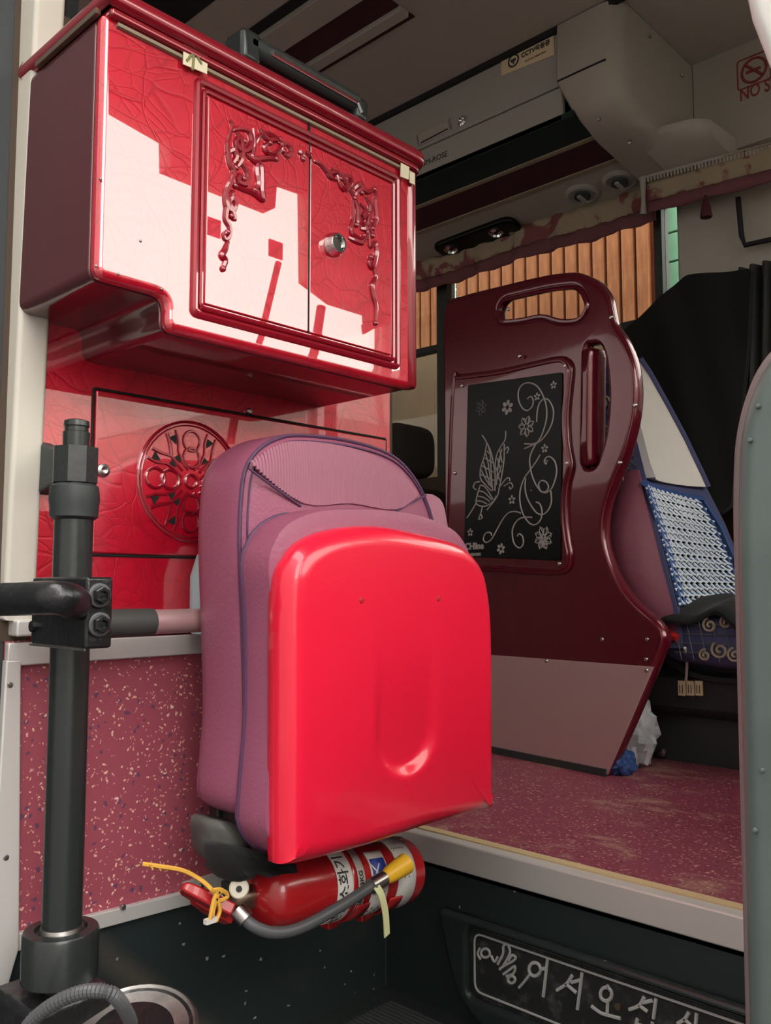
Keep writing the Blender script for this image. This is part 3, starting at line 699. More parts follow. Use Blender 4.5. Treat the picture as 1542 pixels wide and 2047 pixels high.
# corner column and lid
MB().lathe((XC-0.016, yr-0.012, zb+0.004), (0, 0, 1), [(0.018, 0), (0.02, 0.004), (0.02, zt_-zb-0.008), (0.018, zt_-zb-0.006)], 20).build('corner_post', 'red_trim', cb)
lid = rounded([(yl-0.004, XP-XC+0.004, 0.002), (yr+0.022, XP-XC+0.004, 0.01), (yr+0.022, 0.022, 0.04), (yl-0.004, 0.022, 0.006)], 0.02, 8)
fl = Fr((XC, 0, zt_), (0, 1, 0), (1, 0, 0))          # normal points down
plate('lid', 'red_trim', fl, [lid], -0.028, 0.0, 0.011, cb, res=3)
plate('lid_step', 'red_trim', fl, [rounded([(yl+0.006, XP-XC+0.004, 0.002), (yr+0.012, XP-XC+0.004, 0.01), (yr+0.012, 0.012, 0.03), (yl+0.006, 0.012, 0.006)], 0.02, 8)], 0.0, 0.012, 0.004, cb)
MB().box(XC+0.0, XC+0.006, yl+0.02, yr-0.02, zt_-0.02, zt_-0.015).build('sealant_line', 'strip_cream', cb)
MB().box(XP+0.07, XC-0.01, yl-0.006, yl+0.002, zt_-0.006, zt_+0.002).build('brass_edge', 'brass', cb)
# door frame moulding: two rounded beads
q0 = pc([(397, 160), (384, 618), (790, 739), (797, 360)])
u0 = 0.5*(q0[0][0]+q0[1][0]); u1 = 0.5*(q0[2][0]+q0[3][0]); v0 = 0.5*(q0[1][1]+q0[2][1]); v1 = 0.5*(q0[0][1]+q0[3][1])
for i, (d, r) in enumerate(((0.0, 0.006), (0.011, 0.0045))):
    MB().tube([fc.P(p.x, p.y, 0.001) for p in rrect(u0+d, v0+d, u1-d, v1-d, 0.008)], r, 8, True).build('moulding', 'red_trim', cb)
um = 0.5*(fc.px(619, 275)[0]+fc.px(612, 678)[0])
dl = plate('door', 'red_foil', fc, [rrect(u0+0.018, v0+0.018, um-0.0015, v1-0.018, 0.003)], 0.0, 0.004, 0.0015, cb)
dr = plate('door', 'red_foil', fc, [rrect(um+0.0015, v0+0.018, u1-0.018, v1-0.018, 0.003)], 0.0, 0.004, 0.0015, cb)
MB().box(XC, XC+0.0035, um-0.0016, um+0.0016, v0+0.018, v1+0.05).build('door_gap', 'seam_dark', cb)
def z2(l): return zpx(l, 350, 150, 2.804)
OL = [[(310,250),(325,285),(310,330),(298,380),(300,440),(310,500),(330,540),(315,600),(288,660),(290,730),(320,760),(342,725),(322,690),(300,720),(285,800),(308,850),(308,900),(285,920),(275,890),(300,880)],
      [(300,930),(282,980),(265,1010),(285,1040),(272,1085)],
      [(318,310),(370,300),(420,320),(432,380),(400,425),(355,410),(345,370),(370,345),(395,372)],
      [(450,385),(480,335),(540,335),(600,390),(565,440),(515,430),(500,395),(535,380)],
      [(575,375),(635,390),(655,430),(628,452),(610,425)], [(690,430),(715,440),(720,470)], [(735,430),(760,450)],
      [(440,300),(445,400),(435,470),(480,500),(490,560),(490,640),(495,700),(440,660),(380,640),(340,620)],
      [(330,470),(380,500),(412,560),(400,610),(360,600),(365,560),(390,580)], [(470,460),(460,540),(470,610),(450,645)],
      [(350,320),(380,390),(375,470),(345,520)], [(400,440),(440,470),(520,465),(570,470)], [(290,440),(330,420),(345,460),(320,500)], [(330,650),(300,690),(335,800),(320,790)], [(480,300),(520,360),(590,360)]]
ORR = [[(775,480),(820,500),(860,545),(910,545),(930,580)], [(880,520),(940,560),(990,580),(1000,650)], [(910,560),(930,620),(960,640),(990,600),(960,580)],
      [(1000,680),(1040,640),(1080,655),(1120,640)], [(1128,650),(1125,720),(1130,800),(1110,860)], [(1000,700),(1000,800),(990,880),(1040,920),(1080,890),(1060,830),(1020,840)],
      [(1040,720),(1072,760),(1050,800),(1090,780)], [(970,910),(1050,940),(1062,900)], [(1090,880),(1095,960),(1125,940),(1130,1000),(1110,1080),(1088,1050),(1100,1020)],
      [(1110,1060),(1127,1130),(1105,1180),(1115,1240),(1130,1300),(1125,1390)], [(1010,690),(1030,760),(1020,840)], [(1070,680),(1100,740),(1085,830),(1110,900)], [(930,560),(960,600),(1010,690)],
      [(1040,860),(1080,860),(1100,820)], [(850,530),(870,570),(900,580)], [(1000,640),(1040,610),(1050,660)]]
for (ol, dd) in ((OL, dl), (ORR, dr)):
    b = MB()
    for p in ol:
        q = catmull([Vector(fc.px(*a, 0.006)) for a in z2(p)], False, 5); n = len(q)
        b.tube([fc.P(a.x, a.y, 0.005) for a in q], [0.0022+0.003*math.sin(PI*(k+0.5)/n)**0.7 for k in range(n)], 6)
        b.sphere(fc.P(q[-1].x, q[-1].y, 0.006), 0.005, 0.7, 1, 1, 8, 5)
    b.build('ornament', 'red_trim', dd, label='carved scroll ornament')
k0 = fc.px(662, 492)
MB().lathe(fc.P(*k0, 0.004), (1, 0, 0), [(0.021, 0), (0.021, 0.004), (0.0185, 0.007), (0.0185, 0.014), (0.016, 0.018), (0.013, 0.018), (0.012, 0.013), (0.001, 0.013)], 24).build('knob', 'chrome', dr, label='round chrome door knob')
def tape(pts, arrow=False):
    t = plate('tape', 'tape', fc, [pc(pts)], 0.008, 0.0095, 0, cb, label='cream masking tape')
    return t
t = tape([(361, 84), (409, 98), (407, 153), (359, 133)])
b = MB()
for p in (((385, 140), (388, 104)), ((388, 104), (373, 122)), ((388, 104), (403, 128))):
    b.tube([fc.P(*fc.px(*a, 0.0097), 0.0097) for a in p], 0.0022, 6)
b.build('arrow', 'ink_olive', t)
tape([(795, 318), (812, 326), (810, 362), (794, 356)])
MB().fbox(FX(XC), fc.px(812, 330)[0], fc.px(822, 335)[0], fc.px(812, 368)[1], fc.px(812, 345)[1], 0.008, 0.01).build('tape', 'tape', cb)
for q in ((201, 358), (281, 482), (192, 532), (236, 548), (323, 578)): MB().sphere(fc.P(*fc.px(*q), 0.0), 0.0022, n=8, m=5).build('pin', 'dull_steel', cb)
# black grab handle on top
zh = zt_+0.03
y0h, y1h = at(470, 100, x=XC-0.02).y, at(705, 225, x=XC-0.02).y
MB().box(XC-0.035, XC+0.012, y0h, y1h, zh+0.016, zh+0.05).build('top_handle', 'black_rubber', cb, bev=0.012, label='long black handle with a bright edge')
hd = [o for o in cb.children if o.name.startswith('top_handle')][0]
MB().box(XC-0.04, XC+0.012, y0h-0.008, y0h+0.03, zh-0.002, zh+0.052).build('end_block', 'black_paint', hd, bev=0.008)
MB().box(XC-0.04, XC+0.012, y1h-0.02, y1h+0.012, zh-0.002, zh+0.045).build('end_block', 'black_paint', hd, bev=0.01)
MB().tube([V(XC+0.013, y0h+0.05, zh+0.03), V(XC+0.013, y1h-0.02, zh+0.028), V(XC+0.013, y1h-0.008, zh+0.012)], 0.0045, 6).build('edge_strip', 'chrome', hd)

# ------------------------------------------------------------------ red wall panel with medallion
pn = thing('wall_panel', 'glossy crinkled red board with a carved medallion under the cabinet', 'panel', (XP+0.01, 1.0, 1.17))
pl_ = fx.px(76, 700)[0]; pr_ = fx.px(780, 850, 0.012)[0]
plate('board', 'red_foil', fx, [[(pl_, 1.166), (pr_, 1.166), (pr_, 1.80), (pl_, 1.80)]], 0.0, 0.014, 0.004, pn)
hx = FX(XP+0.014)
hq = [hx.px(*p) for p in ((190, 780), (192, 1106))]
hr = pr_-0.02
hp = plate('access_panel', 'red_foil', hx, [rrect(hq[0][0], hq[1][1], hr, hq[0][1], 0.004)], 0.0, 0.006, 0.003, pn)
MB().tube([hx.P(p.x, p.y, 0.0005) for p in rrect(hq[0][0]-0.003, hq[1][1]-0.003, hr+0.003, hq[0][1]+0.003, 0.005)], 0.0025, 6, True).build('groove', 'seam_dark', pn)
s = hx.px(202, 941)
MB().lathe(hx.P(*s, 0.006), (1, 0, 0), [(0.012, 0), (0.011, 0.004), (0.006, 0.006), (0.001, 0.004)], 16).build('screw', 'steel', hp)
screw(pn, hx.P(*hx.px(74, 672), 0.0), (1, 0, 0), 0.006)
s = hx.px(496, 822); screw(hp, hx.P(*s, 0.004), (1, 0, 0), 0.006)
mc = Vector(hx.px(378, 963)); MR = abs(hx.px(378, 845)[1]-mc.y)
b = MB()
def ring_(cu, cv, ru, rv, rot=0, r=0.0028, n=20):
    pts = []
    for k in range(n):
        a = 2*PI*k/n; x_, y_ = ru*math.cos(a), rv*math.sin(a)
        pts.append(hx.P(mc.x+MR*(cu+x_*math.cos(rot)-y_*math.sin(rot)), mc.y+MR*(cv+x_*math.sin(rot)+y_*math.cos(rot)), 0.007))
    b.tube(pts, r, 6, True)
ring_(0, 0, 1, 1, 0, 0.0026, 48); ring_(0, 0, 0.94, 0.94, 0, 0.0014, 48)
for q in range(4):
    a = q*PI/2
    for (rr, s_) in ((0.68, 0.17), (0.40, 0.165)): ring_(rr*math.cos(a), rr*math.sin(a), s_, s_*0.95, a)
    d = a+PI/4
    def pol(r, da): return hx.P(mc.x+MR*r*math.cos(d+da), mc.y+MR*r*math.sin(d+da), 0.007)
    b.tube([pol(0.24, 0), pol(0.55, 0.0), pol(0.72, 0.16), pol(0.9, 0.22)], 0.003, 6); b.tube([pol(0.55, 0), pol(0.72, -0.16), pol(0.9, -0.22)], 0.003, 6)
    b.tube([pol(0.2, 0.5), pol(0.36, 0.28), pol(0.55, 0.3), pol(0.72, 0.42), pol(0.9, 0.42)], 0.0026, 6); b.tube([pol(0.2, -0.5), pol(0.36, -0.28), pol(0.55, -0.3), pol(0.72, -0.42), pol(0.9, -0.42)], 0.0026, 6)
ring_(0, 0, 0.11, 0.11)
md_ = b.build('medallion', 'red_trim', hp, label='carved round medallion')
b = MB()
for q in range(4):
    d = q*PI/2+PI/4
    for (r0, r1, da, ww) in ((0.66, 0.82, 0.42-0.1, 0.1), (0.66, 0.82, -0.32, 0.1), (0.36, 0.5, 0.16, 0.12), (0.36, 0.5, -0.16, 0.12)):
        P = [hx.P(mc.x+MR*rr*math.cos(d+aa), mc.y+MR*rr*math.sin(d+aa), 0.0062) for rr, aa in ((r0, da), (r1, da+ww), (r1, da-ww))]
        b.prism(P, (0.0008, 0, 0))
b.build('cut_out', 'seam_dark', hp)

# ------------------------------------------------------------------ folding jump seat
js = thing('jump_seat', 'folded purple jump seat with a bright red moulded shell under the red cabinet', 'seat', (-1.1, 1.04, 0.86))
fb = FX(-1.08)
BO = [(540,1640),(492,1632),(474,1604),(480,1520),(486,1428),(482,1260),(476,1092),(480,985),(490,930),(515,895),(549,874),(595,865),(696,876),(780,903),(826,945),(856,1000),(873,1063),(890,1200),(900,1400),(895,1560),(860,1610),(700,1622)]
BO = catmull([fb.px(*p) for p in BO], True, 4)
pillow('backrest', 'purple_leather', fb, BO, [(0.05, -0.135), (0.02, -0.13), (0.004, -0.11), (0.0, -0.09), (0.0, -0.03), (0.003, -0.01), (0.008, 0.0)], [(0.9, 0.012), (0.7, 0.02), (0.4, 0.024), (0.1, 0.026)], js, 128)
bo = resample(ccw([Vector(p) for p in BO]), 128)
bk = [o for o in js.children if o.name.startswith('backrest')][0]
MB().tube([fb.P(p.x, p.y, -0.002) for p in inset(bo, 0.004)], 0.0032, 8, True).build('piping', 'piping', bk)
MB().tube([fb.P(p.x, p.y, 0.004) for p in inset(bo, 0.014)], 0.0018, 6, True).build('stitching', 'piping', bk)
# ribbed upper fabric of the backrest
FO = [(513,935),(531,905),(556,888),(598,878),(690,888),(768,914),(814,952),(840,988),(790,1022),(700,1010),(605,1010)]
FO = catmull([fb.px(*p, 0.02) for p in FO], True, 4)
b = MB()
fo = ccw([Vector(p) for p in FO]); fcx = sum(fo, Vector((0, 0)))/len(fo)
def inpoly(x, y, P):
    r = False
    for i in range(len(P)):
        a, c = P[i-1], P[i]
        if (a.y > y) != (c.y > y) and x < (c.x-a.x)*(y-a.y)/(c.y-a.y)+a.x: r = not r
    return r
ymin = min(p.x for p in fo); ymax = max(p.x for p in fo)
yy = ymin+0.004
while yy < ymax-0.004:
    zs = []
    for i in range(len(fo)):
        a, c = fo[i-1], fo[i]
        if (a.x > yy) != (c.x > yy): zs.append(a.y+(c.y-a.y)*(yy-a.x)/(c.x-a.x))
    zs.sort()
    if len(zs) >= 2 and zs[-1]-zs[0] > 0.01:
        def hh(z_):
            q = (Vector((yy, z_))-Vector((1.04, 1.2))); return 0.0195+0.002*min(1, (zs[-1]-z_)/0.03)
        n = 6; b.tube([fb.P(yy, zs[0]+0.003+(zs[-1]-zs[0]-0.006)*k/n, hh(zs[0]+(zs[-1]-zs[0])*k/n)-0.006*(abs(yy-1.03)/0.2)**4-0.0055*(k/n)**3) for k in range(n+1)], 0.0032, 6)
    yy += 0.0056
b.build('ribbed_fabric', 'purple_fabric', bk, kind='stuff')
for p in ([(497, 936), (550, 975), (602, 1012)], [(788, 1026), (820, 1005), (852, 990)]):
    MB().tube([fb.P(*fb.px(*a, 0.021), 0.021) for a in p], 0.002, 6).build('seam', 'piping', bk)
# side wing behind
fw = FX(-1.12)
WO_ = rounded([(*fw.px(845, 985), 0.02), (*fw.px(888, 988), 0.03), (*fw.px(908, 1100), 0.02), (*fw.px(912, 1400), 0.03), (*fw.px(845, 1400), 0.02)], 0.02, 6)
pillow('side_bolster', 'purple_fabric', fw, WO_, [(0.02, -0.07), (0.0, -0.05), (0.0, -0.01), (0.006, 0.0)], [(0.6, 0.004), (0.1, 0.005)], js, 64)
# seat cushion (folded up) and shell
fk = FX(-1.06)
CO = [(486,1663),(481,1596),(494,1428),(494,1239),(486,1134),(499,1084),(528,1046),(595,1021),(696,1018),(780,1027),(843,1048),(878,1075),(900,1130),(905,1250),(905,1450),(895,1550),(855,1595),(700,1650),(545,1698)]
CO = catmull([fk.px(*p) for p in CO], True, 4)
cu_ = pillow('seat_cushion', 'purple_leather', fk, CO, [(0.015, -0.025), (0.003, -0.015), (0.0, 0.0), (0.0, 0.03), (0.004, 0.055), (0.02, 0.06)], [(0.5, 0.06), (0.1, 0.06)], js, 112)
co = resample(ccw([Vector(p) for p in CO]), 112)
MB().tube([fk.P(p.x, p.y, -0.004) for p in co], 0.003, 8, True).build('piping', 'piping', cu_)
fh = FX(-1.0)
SO = [(549,1722),(542,1690),(543,1400),(545,1176),(562,1117),(595,1080),(654,1058),(738,1052),(822,1067),(898,1088),(936,1126),(952,1176),(960,1260),(961,1450),(960,1598),(944,1616),(822,1650),(738,1679),(654,1702),(580,1720)]
SO = catmull([fh.px(*p) for p in SO], True, 4)
tb = [fh.px(*p, 0.04) for p in ((812, 1553), (745, 1330), (872, 1330), (812, 1195))]
tcx, tz0, tz1, tw = tb[0][0], tb[0][1], tb[3][1], abs(tb[2][0]-tb[1][0])/2
def sst(a, b_, x): t = max(0, min(1, (x-a)/(b_-a))); return t*t*(3-2*t)
def dent(u, v):
    # finger recess: tongue shaped, deepest at its lower end
    zc = tz0+tw
    d = abs(u-tcx)/tw if v > zc else math.hypot(u-tcx, v-zc)/tw
    k = 1-sst(tz0, tz1, v)
    e = 1-sst(0.72, 1.04, d)
    bow = -0.02*sst(1.0, 0.86, v)
    return -0.014*k*e*(0.35+0.65*k) + 0.0
shell = MB()
ol = resample(ccw([Vector(p) for p in SO]), 160); cc = sum(ol, Vector((0, 0)))/160
R = []
for (i, h) in ((0.006, -0.012), (0.0, -0.008), (0.0, 0.012), (0.003, 0.022), (0.009, 0.031), (0.017, 0.037), (0.026, 0.040)):
    R.append([fh.P(p.x, p.y, h) for p in inset(ol, i)])
last = inset(ol, 0.026)
for k in range(1, 40):
    s_ = 1-k/40
    R.append([fh.P(*(cc+(p-cc)*s_), 0.040+0.006*(1-s_*s_)+dent(*(cc+(p-cc)*s_))) for p in last])
shell.rings(R)
sh = shell.build('shell', 'shell_red', js, 60, label='bright red moulded plastic shell')
for q in ((722, 1200), (876, 1197)): screw(sh, fh.P(*fh.px(*q, 0.042), 0.041), (1, 0, 0), 0.0055, 'red_plastic')
# hinge and frame under the seat
fq = FX(-1.13)
pillow('hinge_cover', 'cover_grey', fq, rounded([(*fq.px(430, 1640), 0.02), (*fq.px(498, 1650), 0.01), (*fq.px(505, 1740), 0.02), (*fq.px(440, 1735), 0.03)], 0.02, 6), [(0.01, -0.08), (0.0, -0.07), (0.0, 0.0), (0.008, 0.01)], [(0.5, 0.016), (0.1, 0.018)], js, 48)
b = MB().box(-1.34, -1.10, 0.96, 0.99, 0.83, 0.90).box(-1.34, -1.10, 1.22, 1.25, 0.83, 0.90).box(XP+0.012, XP+0.04, 0.95, 1.22, 0.80, 1.40).box(-1.34, -1.22, 0.98, 1.2, 1.3, 1.36)
b.build('frame', 'black_paint', js, bev=0.004)
MB().box(-1.06, -1.03, 1.20, 1.345, 0.868, 0.905).build('hinge_bar', 'dark_box', js, bev=0.004)
MB().lathe((-1.06, 1.16, 0.865), (0, 1, 0), [(0.028, 0), (0.032, 0.01), (0.032, 0.07), (0.024, 0.08)], 18).build('hinge_knob', 'black_rubber', js)
# pale blue sliver behind
tag(MB().lathe((-1.298, at(392, 1150, x=-1.298).y+0.036, 1.166), (0, 0, 1), [(0.036, 0), (0.04, 0.01), (0.04, 0.1), (0.03, 0.135), (0.02, 0.15), (0.018, 0.155)], 20).build('water_bottle', 'pale_blue'), 'pale blue object showing behind the purple backrest', 'bottle')

# ------------------------------------------------------------------ fire extinguisher
XE = -1.10
A = at(505, 1792, x=XE); B = at(808, 1738, x=XE)
A = V(XE, A.y, A.z); B = V(XE, B.y, B.z); ax = (B-A).normalized(); LN = (B-A).length
fe = thing('fire_extinguisher', 'red fire extinguisher strapped sideways under the jump seat', 'fire extinguisher', (XE, (A.y+B.y)/2, B.z-0.06))
RE = 0.058
MB().lathe(A, ax, [(0.014, -0.012), (0.018, 0.0), (0.03, 0.006), (0.045, 0.016), (0.054, 0.032), (RE, 0.055), (RE, LN-0.016), (RE-0.004, LN-0.004), (RE-0.012, LN), (0.04, LN-0.004), (0.001, LN-0.006)], 36).build('cylinder', 'ext_red', fe)
up_ = V(0, 0, 1); up_ = (up_-ax*up_.dot(ax)).normalized(); sd = ax.cross(up_)      # sd toward +X
if sd.x < 0: sd = -sd
def cyl(s, ang, r=RE): return A+ax*s+(sd*math.cos(ang)+up_*math.sin(ang))*r
def wrap(name, m, s0, s1, a0, a1, r, th=0.0008):
    b = MB(); n = 24
    b.grid(lambda u, v: cyl(s0+(s1-s0)*u, a0+(a1-a0)*v, r), 2, n)
    return b.build(name, m, fe, solid=th)
wrap('label_paper', 'ext_label', LN*.36, LN*.54, -1.5, 1.7, RE+0.001); wrap('label_paper', 'ext_label', LN*.585, LN*.70, -1.2, 1.0, RE+0.001); wrap('label_paper', 'ext_label', LN*.77, LN*.90, -1.3, 1.7, RE+0.001)
wrap('red_band', 'ext_red', LN*.46, LN*.49, -1.4, 1.6, RE+0.0018); wrap('blue_label', 'ext_blue', LN*.595, LN*.69, 0.0, 0.75, RE+0.002)
b = MB()
def cs(pts, r=0.0013):
    b.tube([cyl(s_*LN/0.46, a_, RE+0.002) for s_, a_ in pts], r, 5)
def wrap_text(body, s0, a0, size, m_, bold=0.0004):
    cu = bpy.data.curves.new('t', 'FONT'); cu.body = body; cu.size = size; cu.align_x = 'CENTER'; cu.align_y = 'CENTER'; cu.offset = bold; cu.resolution_u = 3
    ob = bpy.data.objects.new('t', cu); COL.objects.link(ob)
    me = bpy.data.meshes.new_from_object(ob.evaluated_get(bpy.context.evaluated_depsgraph_get()))
    bpy.data.objects.remove(ob); bpy.data.curves.remove(cu)
    q = MB(); q.v = [cyl(s0-v.co.y, a0+v.co.x/RE, RE+0.0022) for v in me.vertices]; q.f = [tuple(p.vertices) for p in me.polygons]
    bpy.data.meshes.remove(me)
    return q.build('label_print', m_, fe, kind='stuff')
wrap_text('분말소화기', LN*.405, 0.0, 0.026, 'ink'); wrap_text('ABC 3.3KG', LN*.515, 0.0, 0.012, 'ink')
for k in range(6): cs([(0.275+0.007*k, -0.15), (0.275+0.007*k, -0.9+0.1*(k % 3))], 0.0009)
for k in range(6): cs([(0.362+0.007*k, 1.0), (0.362+0.007*k, 0.1+0.12*(k % 2))], 0.0009)
b.build('label_print', 'ink', fe, kind='stuff')
b = MB(); cs([(0.272, 0.15), (0.286, 0.4), (0.272, 0.6)], 0.0018); cs([(0.298, 0.15), (0.286, 0.4), (0.298, 0.6)], 0.0018); b.build('label_mark', 'ext_label', fe)
# head
H = A-ax*0.012
MB().lathe(H, -ax, [(0.017, -0.01), (0.019, 0.0), (0.019, 0.02), (0.014, 0.026), (0.014, 0.05), (0.01, 0.054)], 18).build('valve', 'brass', fe)
g = at(478, 1775, x=XE+0.03)
ga = MB().lathe(g, (0.8, -0.6, 0.1), [(0.014, -0.012), (0.0145, -0.004), (0.0145, 0.004), (0.0125, 0.006)], 22).build('gauge', 'gauge', fe)
MB().lathe(g, (0.8, -0.6, 0.1), [(0.0045, 0.004), (0.0045, 0.0075), (0.001, 0.008)], 14).build('gauge_dial', 'ink', ga)
lv0 = at(362, 1772, x=XE-0.02); lv1 = at(462, 1822, x=XE+0.02); 
def lever(p, q, wdt, h, nm):
    d = (q-p).normalized(); sdv = V(1, 0.3, 0); sdv = (sdv-d*sdv.dot(d)).normalized(); n_ = d.cross(sdv)
    b = MB(); R = []
    for t_, s_ in ((0, 0.55), (0.1, 0.85), (0.5, 1), (1, 1)):
        c = p.lerp(q, t_); R.append([c+sdv*wdt*s_*a_+n_*h*b__*s_ for a_, b__ in ((-1, -1), (1, -1), (1, 1), (-1, 1))])
    b.rings(R).build(nm, 'ext_red', fe, bev=0.003)
lever(lv0, lv1, 0.016, 0.009, 'lever'); lever(at(385, 1795, x=XE-0.02), at(460, 1838, x=XE), 0.014, 0.008, 'carry_handle')
HO = [at(483, 1828, x=XE+0.02), at(505, 1850, x=XE+0.035), at(545, 1864, x=XE+0.05), at(600, 1855, x=XE+0.065), at(680, 1812, x=XE+0.075), at(745, 1770, x=XE+0.075)]
MB().tube(catmull(HO, False, 6), 0.0088, 12).build('hose', 'hose_rubber', fe)
MB().tube([at(474, 1818, x=XE+0.015), at(492, 1838, x=XE+0.028)], 0.013, 12).build('hose_fitting', 'steel', fe)
n0, n1, n2 = at(742, 1772, x=XE+0.075), at(768, 1756, x=XE+0.075), at(812, 1726, x=XE+0.075)
MB().tube([n0, n1], 0.0125, 12).build('hose_fitting', 'steel', fe)
MB().tube([n1, n1.lerp(n2, 0.25), n1.lerp(n2, 0.75), n2], [0.011, 0.014, 0.0165, 0.0175], 16).build('nozzle', 'yellow', fe, label='yellow nozzle')
st0 = [at(752, 1772, x=XE+0.085), at(762, 1790, x=XE+0.088), at(770, 1825, x=XE+0.086), at(773, 1870, x=XE+0.084)]
R = [[p+V(0.0, -0.006, -0.002), p+V(0.0, 0.006, 0.002), p+V(0.002, 0.006, 0.002), p+V(0.002, -0.006, -0.002)] for p in catmull(st0, False, 4)]
MB().rings(R).build('strap', 'tag_strap', fe, label='pale yellow seal strap')
for (s0, px_) in ((LN*.5, 640), (LN*.73, 712)):
    b = MB(); b.grid(lambda u, v: cyl(s0+0.03*u, -2.6+2.2*v, RE+0.003), 2, 16)
    o = b.build('holder_band', 'ext_red', fe, solid=0.003)
    c = cyl(s0+0.015, -1.9, RE+0.004)
    MB().box(c.x-0.012, c.x+0.012, c.y-0.014, c.y+0.014, c.z-0.02, c.z+0.01).build('clip', 'ext_red', fe, bev=0.004)
MB().box(XP+0.0, XE-0.03, 0.98, 1.1, 0.70, 0.72).build('wall_bracket', 'black_paint', fe)
# black cloth and cord at the head
cl = pillow('black_cloth', 'black_cloth', FX(-1.08), catmull([FX(-1.08).px(*p) for p in ((432,1700),(450,1690),(480,1695),(515,1702),(590,1725),(595,1748),(540,1755),(500,1745),(470,1765),(440,1745))], True, 4),
            [(0.01, -0.04), (0.0, -0.03), (0.0, 0.0), (0.004, 0.012)], [(0.7, 0.02), (0.4, 0.02), (0.1, 0.018)], None, 64, dz=lambda u, v: 0.014*noise.noise((u*40, v*55, 3)))
tag(cl, 'crumpled black cloth stuffed between seat hinge and fire extinguisher', 'cloth')
cp = [at(285, 1727, x=-1.13), at(320, 1732, x=-1.12), at(365, 1740, x=-1.11), at(400, 1758, x=-1.10), at(420, 1775, x=-1.08), at(432, 1790, x=-1.075)]
cd_ = thing('yellow_cord', 'frayed yellow cord tied round the red extinguisher lever', 'cord', cp[-1]-V(0, 0, 0.05))
b = MB(); b.tube(catmull(cp, False, 4), 0.0032, 6)
for (a_, c_) in (((300, 1728), (306, 1738)), ((315, 1730), (322, 1740)), ((330, 1732), (335, 1741))): b.tube([at(*a_, x=-1.12), at(*c_, x=-1.12)], 0.0015, 5)
b.build('cord_end', 'yellow_cord', cd_)
b = MB()
for (l_) in ([(432, 1785), (425, 1810), (420, 1838)], [(438, 1782), (430, 1805), (425, 1830)], [(430, 1785), (448, 1782), (455, 1792), (440, 1800), (428, 1795)], [(425, 1780), (440, 1778), (452, 1785)], [(436, 1800), (440, 1820), (432, 1842)]):
    b.tube(catmull([at(*p, x=-1.068) for p in l_], False, 4), 0.003, 6)
b.build('knot', 'yellow_cord', cd_)
MB().box(*[f for f in (at(412, 1842, x=-1.07).x-0.004, at(412, 1842, x=-1.07).x+0.004, at(410, 1842, x=-1.07).y, at(432, 1842, x=-1.07).y, at(412, 1848, x=-1.07).z, at(412, 1838, x=-1.07).z)]).build('paper_tag', 'ext_label', cd_)

# ------------------------------------------------------------------ black door post with clamp
XO, YO_ = -1.215, 0.615
dp = thing('door_post', 'black vertical door post with a bolted clamp block', 'pole', (XO, YO_, 0.60))
zp = lambda py: at(140, py, y=YO_).z
MB().lathe((XO, YO_, zp(1990)), (0, 0, 1), [(0.0275, 0), (0.0275, zp(1010)-zp(1990))], 28).build('shaft', 'black_paint', dp)
MB().lathe((XO, YO_, zp(1040)), (0, 0, 1), [(0.029, 0), (0.034, 0.004), (0.0345, 0.02), (0.036, 0.03), (0.034, zp(975)-zp(1040)), (0.026, zp(965)-zp(1040))], 28).build('dome_collar', 'black_rubber', dp)
MB().lathe((XO, YO_, zp(968)), (0, 0, 1), [(0.033, 0), (0.033, zp(898)-zp(968))], 8).build('hex_collar', 'black_paint', dp, sharp=20)
MB().lathe((XO, YO_, zp(900)), (0, 0, 1), [(0.019, 0), (0.0195, zp(868)-zp(900)), (0.017, zp(866)-zp(900)), (0.017, zp(858)-zp(900)), (0.0185, zp(856)-zp(900)), (0.018, zp(846)-zp(900)), (0.012, zp(843)-zp(900))], 24).build('top_cap', 'black_paint', dp)
fa = FY(YO_+0.012)
plate('hinge_arm', 'dark_box', fa, [rounded([(*fa.px(48, 862), 0.01), (*fa.px(112, 896), 0.02), (*fa.px(160, 900), 0.01), (*fa.px(160, 966), 0.01), (*fa.px(110, 972), 0.02), (*fa.px(40, 1025), 0.01)], 0.01)], -0.012, 0.012, 0.004, dp)
fk2 = FY(YO_-0.045)
# clamp block
cx0, cx1 = at(62, 1220, y=YO_-0.05).x, at(172, 1220, y=YO_-0.05).x
by1 = at(226, 1220, x=cx1).y
blk = MB().box(cx0, cx1, YO_-0.05, by1, zp(1285), zp(1155)).build('clamp_block', 'black_worn', dp, bev=0.004)
by1 = at(226, 1220, x=cx1).y
for py in (1190, 1248):
    c = at(198, py, x=cx1+0.001)
    MB().lathe(c, (1, 0, 0), [(0.016, 0), (0.016, 0.003), (0.0145, 0.004), (0.0125, 0.004)], 20).build('washer', 'hose_rubber', blk)
    MB().lathe(c+V(0.005, 0, 0), (1, 0, 0), [(0.012, 0), (0.012, 0.006), (0.0105, 0.008), (0.0065, 0.008), (0.006, 0.004), (0.001, 0.004)], 6).build('bolt', 'black_worn', blk, sharp=20)
    c = at(66, py+5, y=YO_-0.05)
MB().lathe((cx0+0.014, YO_-0.05, zp(1250)), (0, -1, 0), [(0.008, 0), (0.008, 0.006), (0.004, 0.006)], 8).build('bolt', 'black_worn', blk)
MB().box(cx0, cx1, YO_-0.051, YO_-0.049, zp(1288), zp(1284)).build('edge', 'dull_steel', blk)
